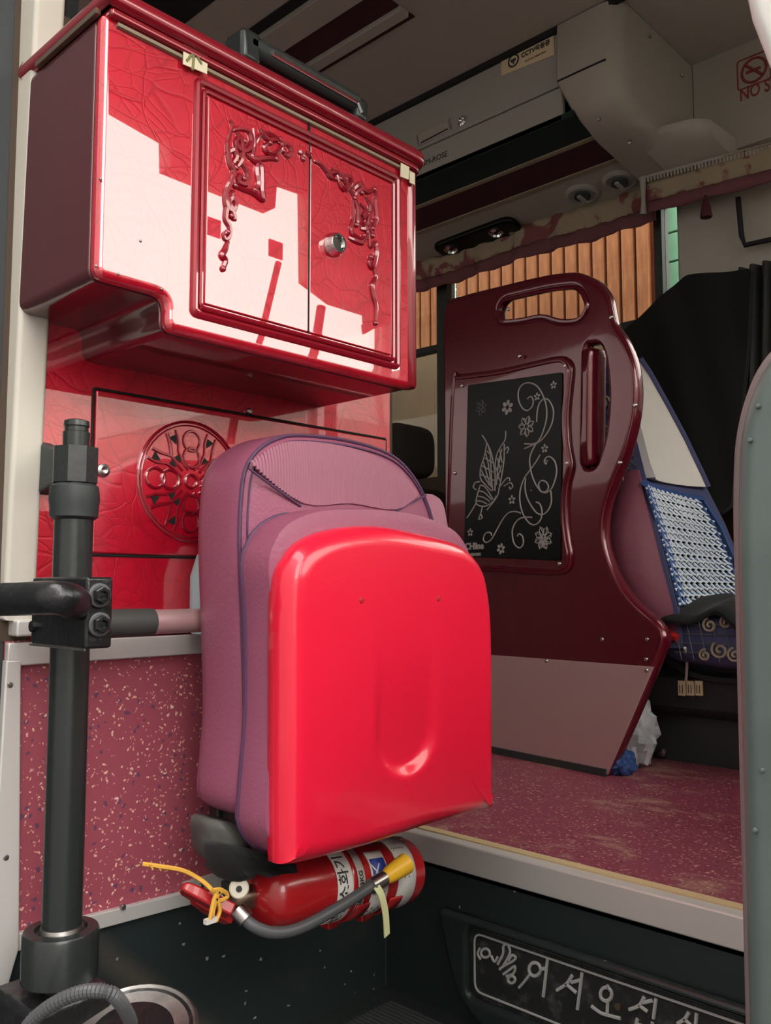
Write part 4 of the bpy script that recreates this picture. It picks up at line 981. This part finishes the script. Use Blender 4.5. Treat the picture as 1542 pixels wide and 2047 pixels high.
# base
MB().lathe((XO-0.002, YO_, zp(1965)), (0, 0, 1), [(0.052, 0), (0.052, zp(1872)-zp(1965)), (0.05, zp(1866)-zp(1965)), (0.036, zp(1864)-zp(1965)), (0.034, zp(1872)-zp(1965)), (0.0275, zp(1872)-zp(1965))], 36).build('base_collar', 'black_paint', dp)
MB().lathe((XO, YO_, zp(1875)), (0, 0, 1), [(0.0285, 0), (0.0305, 0.004), (0.0285, 0.011)], 28).build('seal_ring', 'dull_steel', dp)
MB().box(XO-0.075, XO+0.05, YO_-0.07, YO_+0.06, ZS, zp(1985)).build('base_box', 'black_worn', dp, bev=0.012)
# door arm and grab rail
za = at(100, 1195, y=0.52).z
P_ = [V(-1.457, 0.44, at(-140, 1200, y=0.46).z), at(-140, 1200, y=0.46), at(-60, 1199, y=0.47), at(20, 1198, y=0.485), at(95, 1195, y=0.50), at(130, 1197, y=0.515), at(150, 1205, y=0.545), at(140, 1212, y=0.58)]
MB().tube(catmull(P_, False, 6), 0.021, 18).build('arm_pipe', 'black_worn', dp, label='worn black pipe with an elbow')
gr = thing('grab_rail', 'horizontal steel rail with a black sleeve beside the purple seat', 'rail', (-1.22, 0.8, 1.17))
zr = at(310, 1243, x=-1.235).z
MB().tube([V(-1.235, YO_+0.03, zr), V(-1.235, at(303, 1243, x=-1.235).y, zr)], 0.0215, 18).build('sleeve', 'grey_rubber', gr)
MB().tube([V(-1.235, at(300, 1243, x=-1.235).y, zr), V(-1.235, 1.1, zr)], 0.0195, 18).build('tube', 'kick_plate', gr)
for (a_, c_) in (((0, 1232), (28, 1274)), ((30, 1238), (53, 1272))):
    p, q = at(*a_, y=0.60), at(*c_, y=0.60)
    tag(MB().box(p.x, q.x, 0.585, 0.615, q.z, p.z).build('hinge_bracket', 'aluminium', bev=0.003), 'small aluminium bracket %s beside the clamp block' % ('at the frame edge' if a_[0] == 0 else 'with a screw hole'), 'bracket')
# door drive at the bottom left
dm = thing('door_drive', 'round grey door drive cover at the foot of the black post', 'door mechanism', (-1.05, 0.62, 0.45))
c = at(262, 2072, y=0.66)
MB().lathe(c, (0.2, -0.25, 1), [(0.085, -0.05), (0.09, -0.01), (0.088, 0.0), (0.08, 0.006), (0.074, 0.002), (0.04, 0.006), (0.001, 0.006)], 36).build('cover', 'black_worn', dm)
MB().lathe(c, (0.2, -0.25, 1), [(0.088, 0.001), (0.09, 0.004), (0.086, 0.007), (0.082, 0.004)], 36).build('rim', 'dull_steel', dm)
MB().box(c.x-0.025, c.x+0.07, c.y-0.07, c.y+0.07, ZS, c.z-0.04).build('housing', 'black_worn', dm, bev=0.01)
CP = catmull([at(30, 2085, y=0.52), at(65, 2040, y=0.525), at(110, 2005, y=0.53), at(165, 1983, y=0.54), at(215, 1983, y=0.555), at(240, 2003, y=0.575), at(256, 2030, y=0.60), at(262, 2045, y=0.62)], False, 14)
tag(MB().tube(CP, [0.0088 if (k % 2) else 0.0068 for k in range(len(CP))], 12).build('corrugated_conduit', 'hose_rubber', sharp=20), 'grey corrugated cable conduit arching over the door drive', 'conduit')

# ------------------------------------------------------------------ door opening edges
ft = FY(0.60)
df = struct(plate('door_1', 'cream_rubber', ft, [[ft.px(*p) for p in ((76, -40), (111, -40), (46, 1240), (-4, 1240))]], -0.02, 0.03, 0.008), 'cream rubber edge of the door opening')
plate('dark_gap', 'seam_dark', ft, [[ft.px(*p) for p in ((66, -40), (78, -40), (-2, 1240), (-16, 1240))]], -0.02, 0.012, 0, df)
plate('metal_edge', 'aluminium', ft, [[ft.px(*p) for p in ((28, -40), (68, -40), (-14, 1240), (-60, 1240))]], -0.02, 0.03, 0.008, df)
plate('outer_edge', 'chrome', ft, [[ft.px(*p) for p in ((-40, -40), (30, -40), (-55, 1240), (-130, 1240))]], -0.02, 0.045, 0.02, df, res=4)
plate('inner_gap', 'seam_dark', FY(0.66), [[FY(0.66).px(*p) for p in ((96, -40), (150, -40), (95, 600), (58, 1200), (30, 1240), (30, 900))]], -0.01, 0.01, 0, df)
d2 = struct(plate('door_2', 'door_grey', FY(0.56), [rounded([(*FY(0.56).px(1740, 600), 0.04), (*FY(0.56).px(1552, 705), 0.05), (*FY(0.56).px(1490, 850), 0.10), (*FY(0.56).px(1484, 1100), 0.06), (FY(0.56).px(1497, 2100)[0], 0.42, 0.03), (FY(0.56).px(1740, 2100)[0], 0.42, 0.03)], 0.02, 8)], -0.03, 0.02, 0.016, res=4), 'grey open door leaf at the right edge')
plate('rubber_edge', 'door_pink', FY(0.585), [rounded([(*FY(0.585).px(1740, 580), 0.01), (*FY(0.585).px(1535, 705), 0.05), (*FY(0.585).px(1480, 850), 0.10), (*FY(0.585).px(1474, 1000), 0.06), (FY(0.585).px(1488, 2100)[0], 0.41, 0.02), (FY(0.585).px(1740, 2100)[0], 0.41, 0.02)], 0.02, 8)], -0.02, 0.012, 0.006, d2)
plate('upper_edge', 'aluminium', FY(0.58), [[(FY(0.58).px(1490, -60)[0], 2.68), (-0.09, 2.68), (-0.09, 1.45)] + [FY(0.58).px(*p) for p in ((1640, 420), (1590, 260), (1552, 150), (1517, 60), (1502, -10), (1490, -60))]], -0.02, 0.02, 0.012, d2, res=4)
for q in ((1516, 812), (1500, 880), (1525, 1540), (1510, 1660)): screw(d2, FY(0.56).P(*FY(0.56).px(*q, 0.02), 0.02), (0, -1, 0), 0.0016, 'door_grey', 'rivet')

# ------------------------------------------------------------------ driver partition
g0, g1 = at(965, 1500, z=ZF), at(1215, 1552, z=ZF)
fd = Fr((g1.x, g1.y, 0), (g1-g0), (0, 0, 1))
dpn = thing('driver_partition', 'glossy burgundy partition with handle openings and a black butterfly panel', 'partition', (-1.5, g1.y+0.04, ZF))
def pd(l, w_=0.0): return [fd.px(*p, w_) for p in l]
lft = fd.px(884, 700)[0]
RE_ = [(1212,1556),(1262,1445),(1308,1335),(1326,1290),(1327,1268),(1312,1243),(1272,1208),(1240,1168),(1218,1122),(1206,1070),(1210,1015),(1228,960),(1250,905),(1266,845),(1272,785),(1266,725),(1248,678),(1228,648),(1222,625),(1214,590),(1194,562),(1165,547),(1138,543),(1085,550),(1000,570),(920,590)]
REs = catmull(pd(RE_), False, 4)
outl = [Vector((lft, ZF+0.002))] + REs + rounded([fd.px(920, 590), (lft, fd.px(884, 606)[1], 0.04), (lft, 1.5)], 0.0)[0:0] + [Vector((lft+0.035, fd.px(892, 598)[1])), Vector((lft+0.008, fd.px(886, 612)[1])), Vector((lft, fd.px(884, 640)[1]))]
h1 = rounded([(*fd.px(996, 612), 0.03), (*fd.px(1008, 598), 0.03), (*fd.px(1100, 577), 0.1), (*fd.px(1158, 572), 0.07), (*fd.px(1176, 612), 0.06), (*fd.px(1160, 640), 0.05), (*fd.px(1120, 644), 0.08), (*fd.px(1085, 630), 0.08), (*fd.px(1045, 640), 0.06), (*fd.px(998, 644), 0.03)], 0.03, 6)
h2 = catmull(pd([(1170,700),(1182,688),(1198,690),(1208,718),(1214,770),(1214,815),(1209,865),(1199,905),(1188,930),(1172,934),(1166,915),(1167,800)]), True, 4)
body = plate('body', 'burgundy', fd, [outl, h1, h2], -0.045, 0.0, 0.016, dpn, res=4)
# raised rims
MB().tube([fd.P(p.x, p.y, -0.012) for p in inset(REs[16:], 0.012)[1:-1]], 0.012, 10).build('edge_bead', 'burgundy', dpn)
MB().tube([fd.P(p.x, p.y, -0.004) for p in resample(h1, 60)], 0.008, 8, True).build('opening_rim', 'burgundy', dpn)
hb = pd([(1168, 700), (1190, 693), (1188, 930), (1164, 932)])
pillow('grip_bar', 'burgundy', fd, rounded([(*p, 0.012) for p in hb], 0.012, 5), [(0.0, -0.05), (0.0, 0.008), (0.006, 0.018)], [(0.6, 0.021), (0.1, 0.022)], dpn, 60)
# raised panel
pf = catmull(pd([(908,755),(925,748),(1000,738),(1070,722),(1118,712),(1138,716),(1149,735),(1146,775),(1141,830),(1143,885),(1150,925),(1148,945),(1141,975),(1138,1030),(1143,1080),(1148,1110),(1142,1138),(1120,1150),(1060,1148),(980,1142),(905,1138),(897,1050),(900,900)]), True, 3)
rp_ = plate('raised_panel', 'burgundy', fd, [pf], -0.01, 0.012, 0.010, dpn, res=4)
ins = inset(ccw([Vector(p) for p in pf]), 0.016)
MB().tube([fd.P(p.x, p.y, 0.011) for p in ins], 0.006, 8, True).build('bead', 'burgundy', rp_)
go = pd([(936, 770), (1124, 744), (1121, 1121), (928, 1112)], 0.016)
gl_ = plate('butterfly_panel', 'glass_black', fd, [rounded([(*p, 0.008) for p in go], 0.008)], 0.008, 0.017, 0.001, dpn, label='black glass panel with a silver butterfly drawing')
def z4(l): return zpx(l, 880, 700, 4.263)
WQ = 0.0178
SW = [[(745,415),(775,395),(795,430),(785,480),(745,515),(700,490),(670,420),(672,340),(710,290),(770,280),(830,310),(875,380),(905,470),(910,570),(890,660),(860,740),(800,830),(770,900),(765,960),(780,1050),(810,1130),(840,1180),(870,1210),(910,1200),(925,1160),(900,1120),(860,1115),(840,1150),(860,1200),(905,1215),(950,1180),(980,1110),(995,1030),(980,950),(940,910),(905,915),(890,950),(905,975)],
      [(825,610),(830,520),(850,450),(890,415),(930,430),(965,500),(965,580),(940,660),(890,740),(830,790),(720,840)], [(720,798),(790,800),(850,780)],
      [(855,890),(820,950),(770,1020),(720,1090),(690,1170),(680,1250),(690,1340),(720,1420),(770,1480),(820,1485),(860,1440),(870,1370),(850,1310),(820,1295)],
      [(730,1090),(725,1170),(740,1250),(780,1330),(830,1390),(880,1400),(925,1360),(950,1290),(945,1200)],
      [(785,1425),(720,1425),(660,1450),(620,1520),(620,1600),(640,1660),(680,1685),(710,1650),(705,1590),(675,1565),(660,1585)],
      [(690,1390),(640,1375),(580,1390),(530,1450),(480,1540),(440,1610),(395,1640),(370,1610),(390,1560),(430,1555),(440,1580)]]
strokes('swirl', 'etch', fd, SW, 0.0024, WQ, gl_, z4)
BF = [[(360,725),(395,780),(435,870),(458,980),(470,1080),(465,1190)], [(400,790),(380,900),(348,1000),(345,1090),(385,1145),(440,1200)], [(415,830),(430,900),(435,1000),(440,1100),(450,1200)],
      [(390,880),(410,960),(425,1060),(440,1170)], [(370,950),(395,1040),(430,1160)], [(352,1020),(380,1080),(420,1150)], [(400,860),(440,900)], [(385,920),(450,960)], [(360,985),(455,1040)], [(350,1060),(460,1110)],
      [(560,690),(556,760),(520,820),(485,890),(470,990),(472,1100),(468,1200)], [(548,800),(546,930),(530,1050),(508,1160),(485,1250),(400,1362)], [(530,840),(505,930),(490,1040),(482,1150)], [(510,850),(530,960)], [(490,920),(520,1040)], [(480,1000),(508,1110)], [(520,900),(495,1000)], [(525,980),(490,1100)],
      [(345,1150),(325,1210),(308,1300),(350,1330),(400,1325),(450,1290),(480,1240)], [(345,1150),(375,1160),(410,1200),(450,1270)], [(335,1200),(380,1215),(440,1275)], [(325,1245),(370,1255),(425,1290)], [(318,1285),(360,1290),(400,1310)],
      [(305,1310),(270,1370),(230,1430)], [(360,1340),(345,1400),(330,1440),(360,1430),(350,1400)], [(500,1180),(560,1100),(590,1090),(595,1115)], [(545,1160),(600,1130),(620,1160),(600,1185),(590,1165)], [(310,1190),(285,1170),(300,1130),(345,1120)], [(570,880),(585,840),(570,825),(555,850)]]
strokes('butterfly', 'etch', fd, BF, 0.0022, WQ, gl_, z4)
def flower(cx, cy, r, n, m_='etch', ring=False):
    b = MB()
    c = Vector(fd.px(*z4([(cx, cy)])[0], WQ)); R_ = abs(fd.px(*z4([(cx, cy-r)])[0], WQ)[1]-c.y)
    for k in range(n):
        a = 2*PI*k/n+0.3
        pts = []
        for j in range(10):
            t_ = 2*PI*j/10; x_ = 0.62*R_+0.36*R_*math.cos(t_); y_ = 0.26*R_*math.sin(t_)
            pts.append(fd.P(c.x+x_*math.cos(a)-y_*math.sin(a), c.y+x_*math.sin(a)+y_*math.cos(a), WQ-0.0004))
        if ring: b.tube(pts, 0.0016, 5, True)
        else: b.prism(pts, fd.n*0.0012)
    if ring:
        for k in range(n):
            a = 2*PI*(k+0.5)/n+0.3; b.tube([fd.P(c.x+s_*R_*math.cos(a+0.4*s_), c.y+s_*R_*math.sin(a+0.4*s_), WQ) for s_ in (0.2, 0.6, 1.1)], 0.0014, 5)
    b.build('flower', m_, gl_)
for a in ((575,487,66,6),(968,297,36,5),(828,395,36,5),(893,838,40,5),(613,1275,42,5),(258,1553,36,5),(520,1693,50,6),(778,1195,10,4),(905,950,24,4)): flower(*a)
flower(350, 490, 62, 6, 'etch_dim', True); flower(735, 650, 85, 7, 'etch', True); flower(880, 1600, 95, 8, 'etch', True); flower(880, 1620, 50, 6, 'etch', True)
c = fd.px(*z4([(292, 1672)])[0], WQ); text('logo', 'CHline', 'etch', fd, c[0], c[1], 0.03, 0.001, WQ-0.0006, gl_, bold=0.0012)
c = fd.px(*z4([(298, 1742)])[0], WQ); text('phone_number', '1600-9081', 'etch', fd, c[0], c[1], 0.013, 0.001, WQ-0.0006, gl_, bold=0.0006)
for q in ((1131, 731), (925, 771), (910, 946), (1135, 926), (1120, 1127), (1040, 712)): screw(dpn, fd.P(*fd.px(*q, 0.012), 0.013), fd.n, 0.006)
for q in ((1222, 634), (1270, 810), (1240, 925), (1204, 1278), (1294, 1278), (1292, 1318), (1016, 618)): screw(dpn, fd.P(*fd.px(*q, 0.0), -0.001), fd.n, 0.006)
kp = plate('kick_plate', 'kick_plate', fd, [[(lft+0.01, fd.px(965, 1309)[1]), fd.px(1309, 1333), fd.px(1217, 1548), (lft+0.01, ZF+0.022)]], 0.0, 0.004, 0.001, dpn, label='brushed metal kick plate')
for q in ((1093, 1321), (1293, 1340), (1094, 1526), (1205, 1546)): screw(kp, fd.P(*fd.px(*q, 0.004), 0.004), fd.n, 0.006)
MB().fbox(fd, lft+0.005, 0.0, ZF, ZF+0.02, 0.0, 0.012).build('floor_strip', 'black_rubber', dpn)

# ------------------------------------------------------------------ driver seat
ds = thing('driver_seat', 'driver seat with blue patterned cushion and white headrest cover beyond the burgundy partition', 'seat', (-1.1, 2.56, ZF+0.25))
def lean(z): return -1.105-0.30*(z-1.15)**1.15 if z > 1.15 else -1.105
# backrest as lofted rings in z
def ring_back(z, y0, y1, dx, bul=0.03):
    xf = lean(z); n = 10; pts = []
    for k in range(n+1):
        t_ = k/n; yy = y0+(y1-y0)*t_; e = abs(2*t_-1)
        pts.append(V(xf+0.03*e**3-bul*(1-e**2)*0.3, yy, z))
    for k in range(n+1):
        t_ = 1-k/n; yy = y0+(y1-y0)*t_; e = abs(2*t_-1)
        pts.append(V(xf-dx+0.03*e**4, yy, z))
    return pts
R = [ring_back(1.08, 2.30, 2.82, 0.14), ring_back(1.15, 2.29, 2.83, 0.16), ring_back(1.3, 2.285, 2.82, 0.17), ring_back(1.45, 2.30, 2.78, 0.16), ring_back(1.6, 2.325, 2.71, 0.14), ring_back(1.72, 2.345, 2.67, 0.12), ring_back(1.85, 2.37, 2.62, 0.11), ring_back(1.93, 2.40, 2.58, 0.09), ring_back(1.955, 2.44, 2.54, 0.05)]
bkr = MB().rings(R).build('backrest', 'seat_blue', ds, 60)
# lining pattern on the visible near side
def side_pt(z, t_, off=0.006):
    i = 0
    yn = {1.1: 2.295, 1.3: 2.285, 1.45: 2.30, 1.6: 2.325, 1.72: 2.345, 1.85: 2.37, 1.93: 2.40}
    ks = sorted(yn)
    for a_, b_ in zip(ks, ks[1:]):
        if z <= b_: f_ = max(0, (z-a_)/(b_-a_)); y_ = yn[a_]+(yn[b_]-yn[a_])*f_; break
    else: y_ = yn[ks[-1]]
    return V(lean(z)+0.03-0.15*t_, y_-off, z)
pillow_pts = [side_pt(z, 0.25 - 0.0*z, 0.0) for z in (1.0,)]
# purple gusset on the lower near side
b = MB(); R = []
for z, th, dp_ in ((1.10, 0.004, 0.12), (1.13, 0.02, 0.17), (1.2, 0.04, 0.20), (1.3, 0.045, 0.20), (1.4, 0.038, 0.17), (1.48, 0.024, 0.12), (1.54, 0.012, 0.08), (1.58, 0.003, 0.05)):
    x0 = lean(z)+0.016; y0 = 2.30+max(0, z-1.45)*0.12
    R.append([V(x0-dp_*k/6, y0-th*math.sin(PI*min(1, 0.12+k/6.0*0.88)), z) for k in range(7)]+[V(x0-dp_, y0+0.03, z), V(x0, y0+0.03, z)])
b.rings(R).build('side_gusset', 'seat_vinyl', ds, 60)
b = MB()
for (a_, c_, rr) in ((1.80, 0.5, 0.022), (1.70, 0.62, 0.026), (1.62, 0.4, 0.02), (1.55, 0.6, 0.024)):
    p = side_pt(a_, c_)
    MB().tube([p+V(rr*(1-k/22)*math.cos(k*0.55), -0.002, rr*(1-k/22)*math.sin(k*0.55)) for k in range(20)], 0.004, 5).build('scroll_motif', 'seat_cream', bkr)
b = MB()
for k in range(-8, 20):
    p0, p1 = side_pt(1.5+k*0.03, 0.1, 0.003), side_pt(1.5+k*0.03+0.12, 0.9, 0.003)
    if 1.45 < p0.z < 1.85: b.tube([p0, p1], 0.0012, 4)
    p0, p1 = side_pt(1.5+k*0.03+0.12, 0.1, 0.003), side_pt(1.5+k*0.03, 0.9, 0.003)
    if 1.45 < p0.z < 1.85: b.tube([p0, p1], 0.0012, 4)
b.build('quilting', 'etch_dim', bkr)
# white cover over the top of the backrest
R = []
for z, y0, y1, dx in ((1.56, 2.325, 2.70, 0.155), (1.6, 2.32, 2.69, 0.15), (1.72, 2.338, 2.65, 0.13), (1.83, 2.365, 2.60, 0.12), (1.92, 2.40, 2.555, 0.10), (1.962, 2.45, 2.52, 0.05)):
    r_ = ring_back(z, y0+0.03, y1, dx); R.append([p+V(0.012, 0, 0) for p in r_])
MB().rings(R).build('white_cover', 'white_cover', ds, 60)
MB().tube([R[k][10]+V(0.004, 0.004, 0) for k in range(len(R))], 0.008, 8).build('cover_piping', 'seat_blue', ds)
# woven mat on the front of the backrest
def wp(u, v, off=0.012):
    z = 1.195+0.345*v
    ya = 2.298+0.0*v; yb = 2.815-0.10*v-0.14*max(0, v-0.75)
    yy = ya+(yb-ya)*u; e = abs(2*u-1)
    return V(lean(z)+0.02*e**3-0.03*(1-e**2)*0.3+off+0.012*(1-e), yy, z-0.05*u*v*0.4)
wm = MB().grid(lambda u, v: wp(u, v, 0.006), 14, 14).build('seat_mat', 'weave_back', ds, solid=0.004, label='blue and white woven seat mat')
b = MB(); nu, nv = 13, 17
for j in range(nv):
    for i in range(nu):
        u0_, v0_ = (i+0.2+0.25*(j % 2))/nu, (j+0.1)/nv
        if u0_ > 0.9: continue
        b.tube([wp(u0_, v0_, 0.008), wp(u0_+0.02, v0_+0.4/nv, 0.017), wp(u0_+0.005, v0_+0.95/nv, 0.01)], 0.0046, 5)
        b.tube([wp(u0_+0.02, v0_+0.5/nv, 0.012), wp(u0_+0.065, v0_+0.15/nv, 0.016)], 0.0036, 5)
b.build('white_weave', 'weave_white', wm, kind='stuff')
b = MB()
for j in range(0, nv):
    b.tube([wp(k/10, (j+0.55)/nv, 0.010) for k in range(10)], 0.0035, 5)
for u_ in (0.03, 0.1, 0.92):
    b.tube([wp(u_, k/12, 0.013) for k in range(13)], 0.006, 6)
for (p, q) in ((0.0, 1.0), ): b.tube([wp(k/12, 1.0, 0.01) for k in range(13)], 0.010, 6); b.tube([wp(1.0, k/12, 0.01) for k in range(13)], 0.008, 6)
b.build('blue_weave', 'weave_blue', wm, kind='stuff')
# cushion, cloth, lever
R = []
for (x_, zt2, zb2, yi) in ((-1.18, 1.15, 1.06, 0.05), (-1.12, 1.165, 1.04, 0.02), (-0.98, 1.17, 1.03, 0.0), (-0.7, 1.17, 1.03, 0.0), (-0.6, 1.14, 1.05, 0.03)):
    R.append([V(x_, p.x, p.y) for p in rrect(2.30+yi, zb2, 2.80-yi, zt2, 0.05, 6)])
cu2 = MB().rings(R).build('cushion', 'seat_blue', ds, 60)
b = MB()
for (px_, py_, rr) in ((1420, 1250, 0.02), (1452, 1245, 0.016), (1440, 1300, 0.024), (1410, 1310, 0.016), (1470, 1310, 0.02)):
    c = at(px_, py_, y=2.298)
    MB().tube([c+V(rr*(1-k/22)*math.cos(k*0.5+rr*90), -0.002, rr*(1-k/22)*math.sin(k*0.5+rr*90)) for k in range(20)], 0.004, 5).build('scroll_motif', 'seat_cream', cu2)
b = MB()
for k in range(10):
    x_ = -1.08+0.035*k; b.tube([V(x_, 2.297, 1.05), V(x_-0.02, 2.297, 1.16)], 0.0012, 4)
for z_ in (1.07, 1.095, 1.12, 1.145): b.tube([V(-1.1, 2.297, z_), V(-0.7, 2.297, z_)], 0.0012, 4)
b.build('quilting', 'etch_dim', cu2)
MB().box(-1.2, -0.6, 2.46, 2.76, 1.006, 1.05).build('seat_base', 'dark_box', ds)
MB().tube([at(1330, 1262, y=2.29), at(1356, 1276, y=2.29)], 0.011, 10).build('lever', 'red_plastic', ds)
bc = MB().grid(lambda u, v: (-1.14+0.5*u, 2.27+0.4*v-0.015*math.sin(u*16)*(1-v), 1.212-0.055*(1-v)**3-0.014*math.sin(u*13+1)*(1-v)+0.01*math.sin(u*23)), 40, 10).build('black_jacket', 'black_cloth', solid=0.012)
tag(bc, 'folded black cloth lying on the blue driver seat cushion', 'cloth')
# dark base box under the driver seat
ebx = thing('seat_plinth', 'dark plastic plinth under the driver seat on the maroon floor', 'plinth', (-0.9, 2.6, ZF))
b = MB(); R = []
for (z_, y_) in ((ZF, 2.53), (0.80, 2.525), (0.865, 2.52), (0.885, 2.47), (0.90, 2.455), (0.985, 2.43), (1.005, 2.45)):
    R.append([V(-1.5, y_, z_), V(0.1, y_, z_), V(0.1, YF-0.005, z_), V(-1.5, YF-0.005, z_)])
b.rings(R).build('plinth', 'dark_box', ebx, 25)
MB().tube(catmull([at(1335, 1315, y=2.42), at(1380, 1345, y=2.42), at(1430, 1358, y=2.42), at(1490, 1362, y=2.42)], False, 5), 0.01, 8).build('moulded_lip', 'dark_box', ebx)
c = at(1327, 1503, y=2.525)
MB().lathe(c, (0, -1, 0), [(0.014, 0), (0.012, 0.012), (0.001, 0.016)], 12).build('bolt', 'dull_steel', ebx)
# hanging tag
tg = thing('hanging_tag', 'cream paper tag of three squares hanging from a white string on the dark plinth', 'tag', at(1382, 1392, y=2.40))
ftg = FY(2.405)
for k in range(3):
    a_, c_ = ftg.px(1357+17*k, 1360), ftg.px(1373+17*k, 1391)
    sq = MB().fbox(ftg, a_[0], c_[0], c_[1], a_[1], 0, 0.006).build('square', 'sticker_cream', tg, bev=0.001)
    b = MB()
    for j in range(2): b.tube([ftg.P(a_[0]+0.006+j*0.008, a_[1]-0.012, 0.0065), ftg.P(a_[0]+0.006+j*0.008, a_[1]-0.035, 0.0065)], 0.0012, 4)
    b.build('print', 'ink', sq)
MB().tube(catmull([at(1370, 1295, y=2.30), at(1374, 1325, y=2.36), at(1372, 1360, y=2.402)], False, 4), 0.004, 6).build('string', 'ext_label', tg)
# crumpled cloth behind the partition foot
def crump(cx, cy, cz, sx, sy, sz, seed):
    b = MB(); n, m_ = 28, 16; R = []
    for i in range(m_+1):
        th = PI*i/m_; r_ = []
        for k in range(n):
            ph = 2*PI*k/n; d = V(math.sin(th)*math.cos(ph), math.sin(th)*math.sin(ph), -math.cos(th))
            f_ = 1+0.34*noise.noise(d*2.6+V(seed, 0, 0))+0.25*abs(noise.noise(d*5+V(0, seed, 0)))
            r_.append(V(cx+d.x*sx*f_, cy+d.y*sy*f_, max(ZF+0.002, cz+d.z*sz*f_)))
        R.append(r_)
    return b.rings(R, False, False)
c = at(1262, 1452, y=2.40)
tag(crump(c.x+0.015, 2.36, 0.83, 0.075, 0.05, 0.105, 3.1).build('crumpled_cloth', 'crumple', sharp=20), 'crumpled pale grey cloth wedged behind the metal kick plate', 'cloth')
c = at(1232, 1532, z=ZF+0.03)
tag(crump(c.x-0.01, c.y+0.05, ZF+0.03, 0.035, 0.04, 0.035, 8.2).build('crumpled_paper', 'weave_blue', sharp=20), 'small blue crumpled rag on the floor at the plate corner', 'cloth')

# black drape and grey curtain by the driver window
fbd = FY(2.79)
BD = [(1254,662),(1290,628),(1330,590),(1372,552),(1400,549),(1450,545),(1507,540),(1500,640),(1488,760),(1478,900),(1465,1010),(1440,1030),(1400,1010),(1345,960),(1330,880),(1300,780),(1272,715)]
ol = resample(ccw([Vector(fbd.px(*p)) for p in BD]), 120); cc2 = sum(ol, Vector((0, 0)))/120
R = []
fold = lambda p: 0.005*math.sin(p.x*40+p.y*8)+0.012*noise.noise((p.x*5, p.y*4, 2))
R.append([fbd.P(p.x, p.y, -0.02+fold(p)) for p in ol])
for k in range(0, 14):
    s_ = 1-k/14; R.append([fbd.P(*(cc2+(p-cc2)*s_), 0.012+fold(cc2+(p-cc2)*s_)) for p in ol])
tag(MB().rings(R).build('black_drape', 'black_cloth', sharp=60), 'large black cloth draped beside the driver window', 'cloth')
gc = MB().grid(lambda u, v: (-1.10+0.20*u-0.06*(1-v), 2.855-0.02*math.sin(u*30+v*1.5)-0.006*u, 1.15+1.14*v), 70, 16).build('side_curtain', 'grey_cloth', solid=0.006)
tag(gc, 'pleated dark grey curtain gathered at the driver window', 'curtain')
MB_ = thing('window_trim', 'dark window channel above the pleated grey curtain', 'window trim', at(1485, 500, y=2.84))
MB().tube([at(1476, 395, y=2.84), at(1483, 470, y=2.84), at(1490, 490, y=2.84), at(1545, 478, y=2.84), at(1600, 466, y=2.84)], 0.009, 8).build('channel', 'seam_dark', MB_)

# ------------------------------------------------------------------ passenger seats seen through the gap
for i, (xx, yy) in enumerate(((-2.25, 2.47), (-2.95, 2.47))):
    t = thing('passenger_seat', 'dark passenger seat in the gap behind the red panel' if i == 0 else 'dark passenger seat further back behind the first one', 'seat', (xx, yy, ZF), 'passenger seats along the far wall')
    R = [[V(xx+dx_, p.x, p.y) for p in rounded([(yy-0.22, 1.1, 0.02), (yy+0.22, 1.1, 0.02), (yy+0.21, 1.62, 0.08), (yy-0.21, 1.62, 0.08)], 0.05, 5)] for dx_ in (-0.08, 0.06)]
    MB().rings(R).build('backrest', 'dark_seat', t, bev=0.02)
    R = [[V(xx+dx_, p.x, p.y) for p in rrect(yy-0.13, 1.66, yy+0.13, 1.86, 0.07, 6)] for dx_ in (-0.06, 0.05)]
    MB().rings(R).build('headrest', 'dark_seat', t, bev=0.02)
    for k in (-0.06, 0.06): MB().tube([V(xx, yy+k, 1.58), V(xx, yy+k, 1.68)], 0.008, 8).build('headrest_rod', 'steel', t)
    MB().box(xx-0.02, xx+0.46, yy-0.22, yy+0.22, 1.02, 1.14).build('cushion', 'dark_seat', t, bev=0.04)
    MB().box(xx+0.05, xx+0.35, yy-0.16, yy+0.16, ZF, 1.03).build('pedestal', 'dark_box', t, bev=0.01)
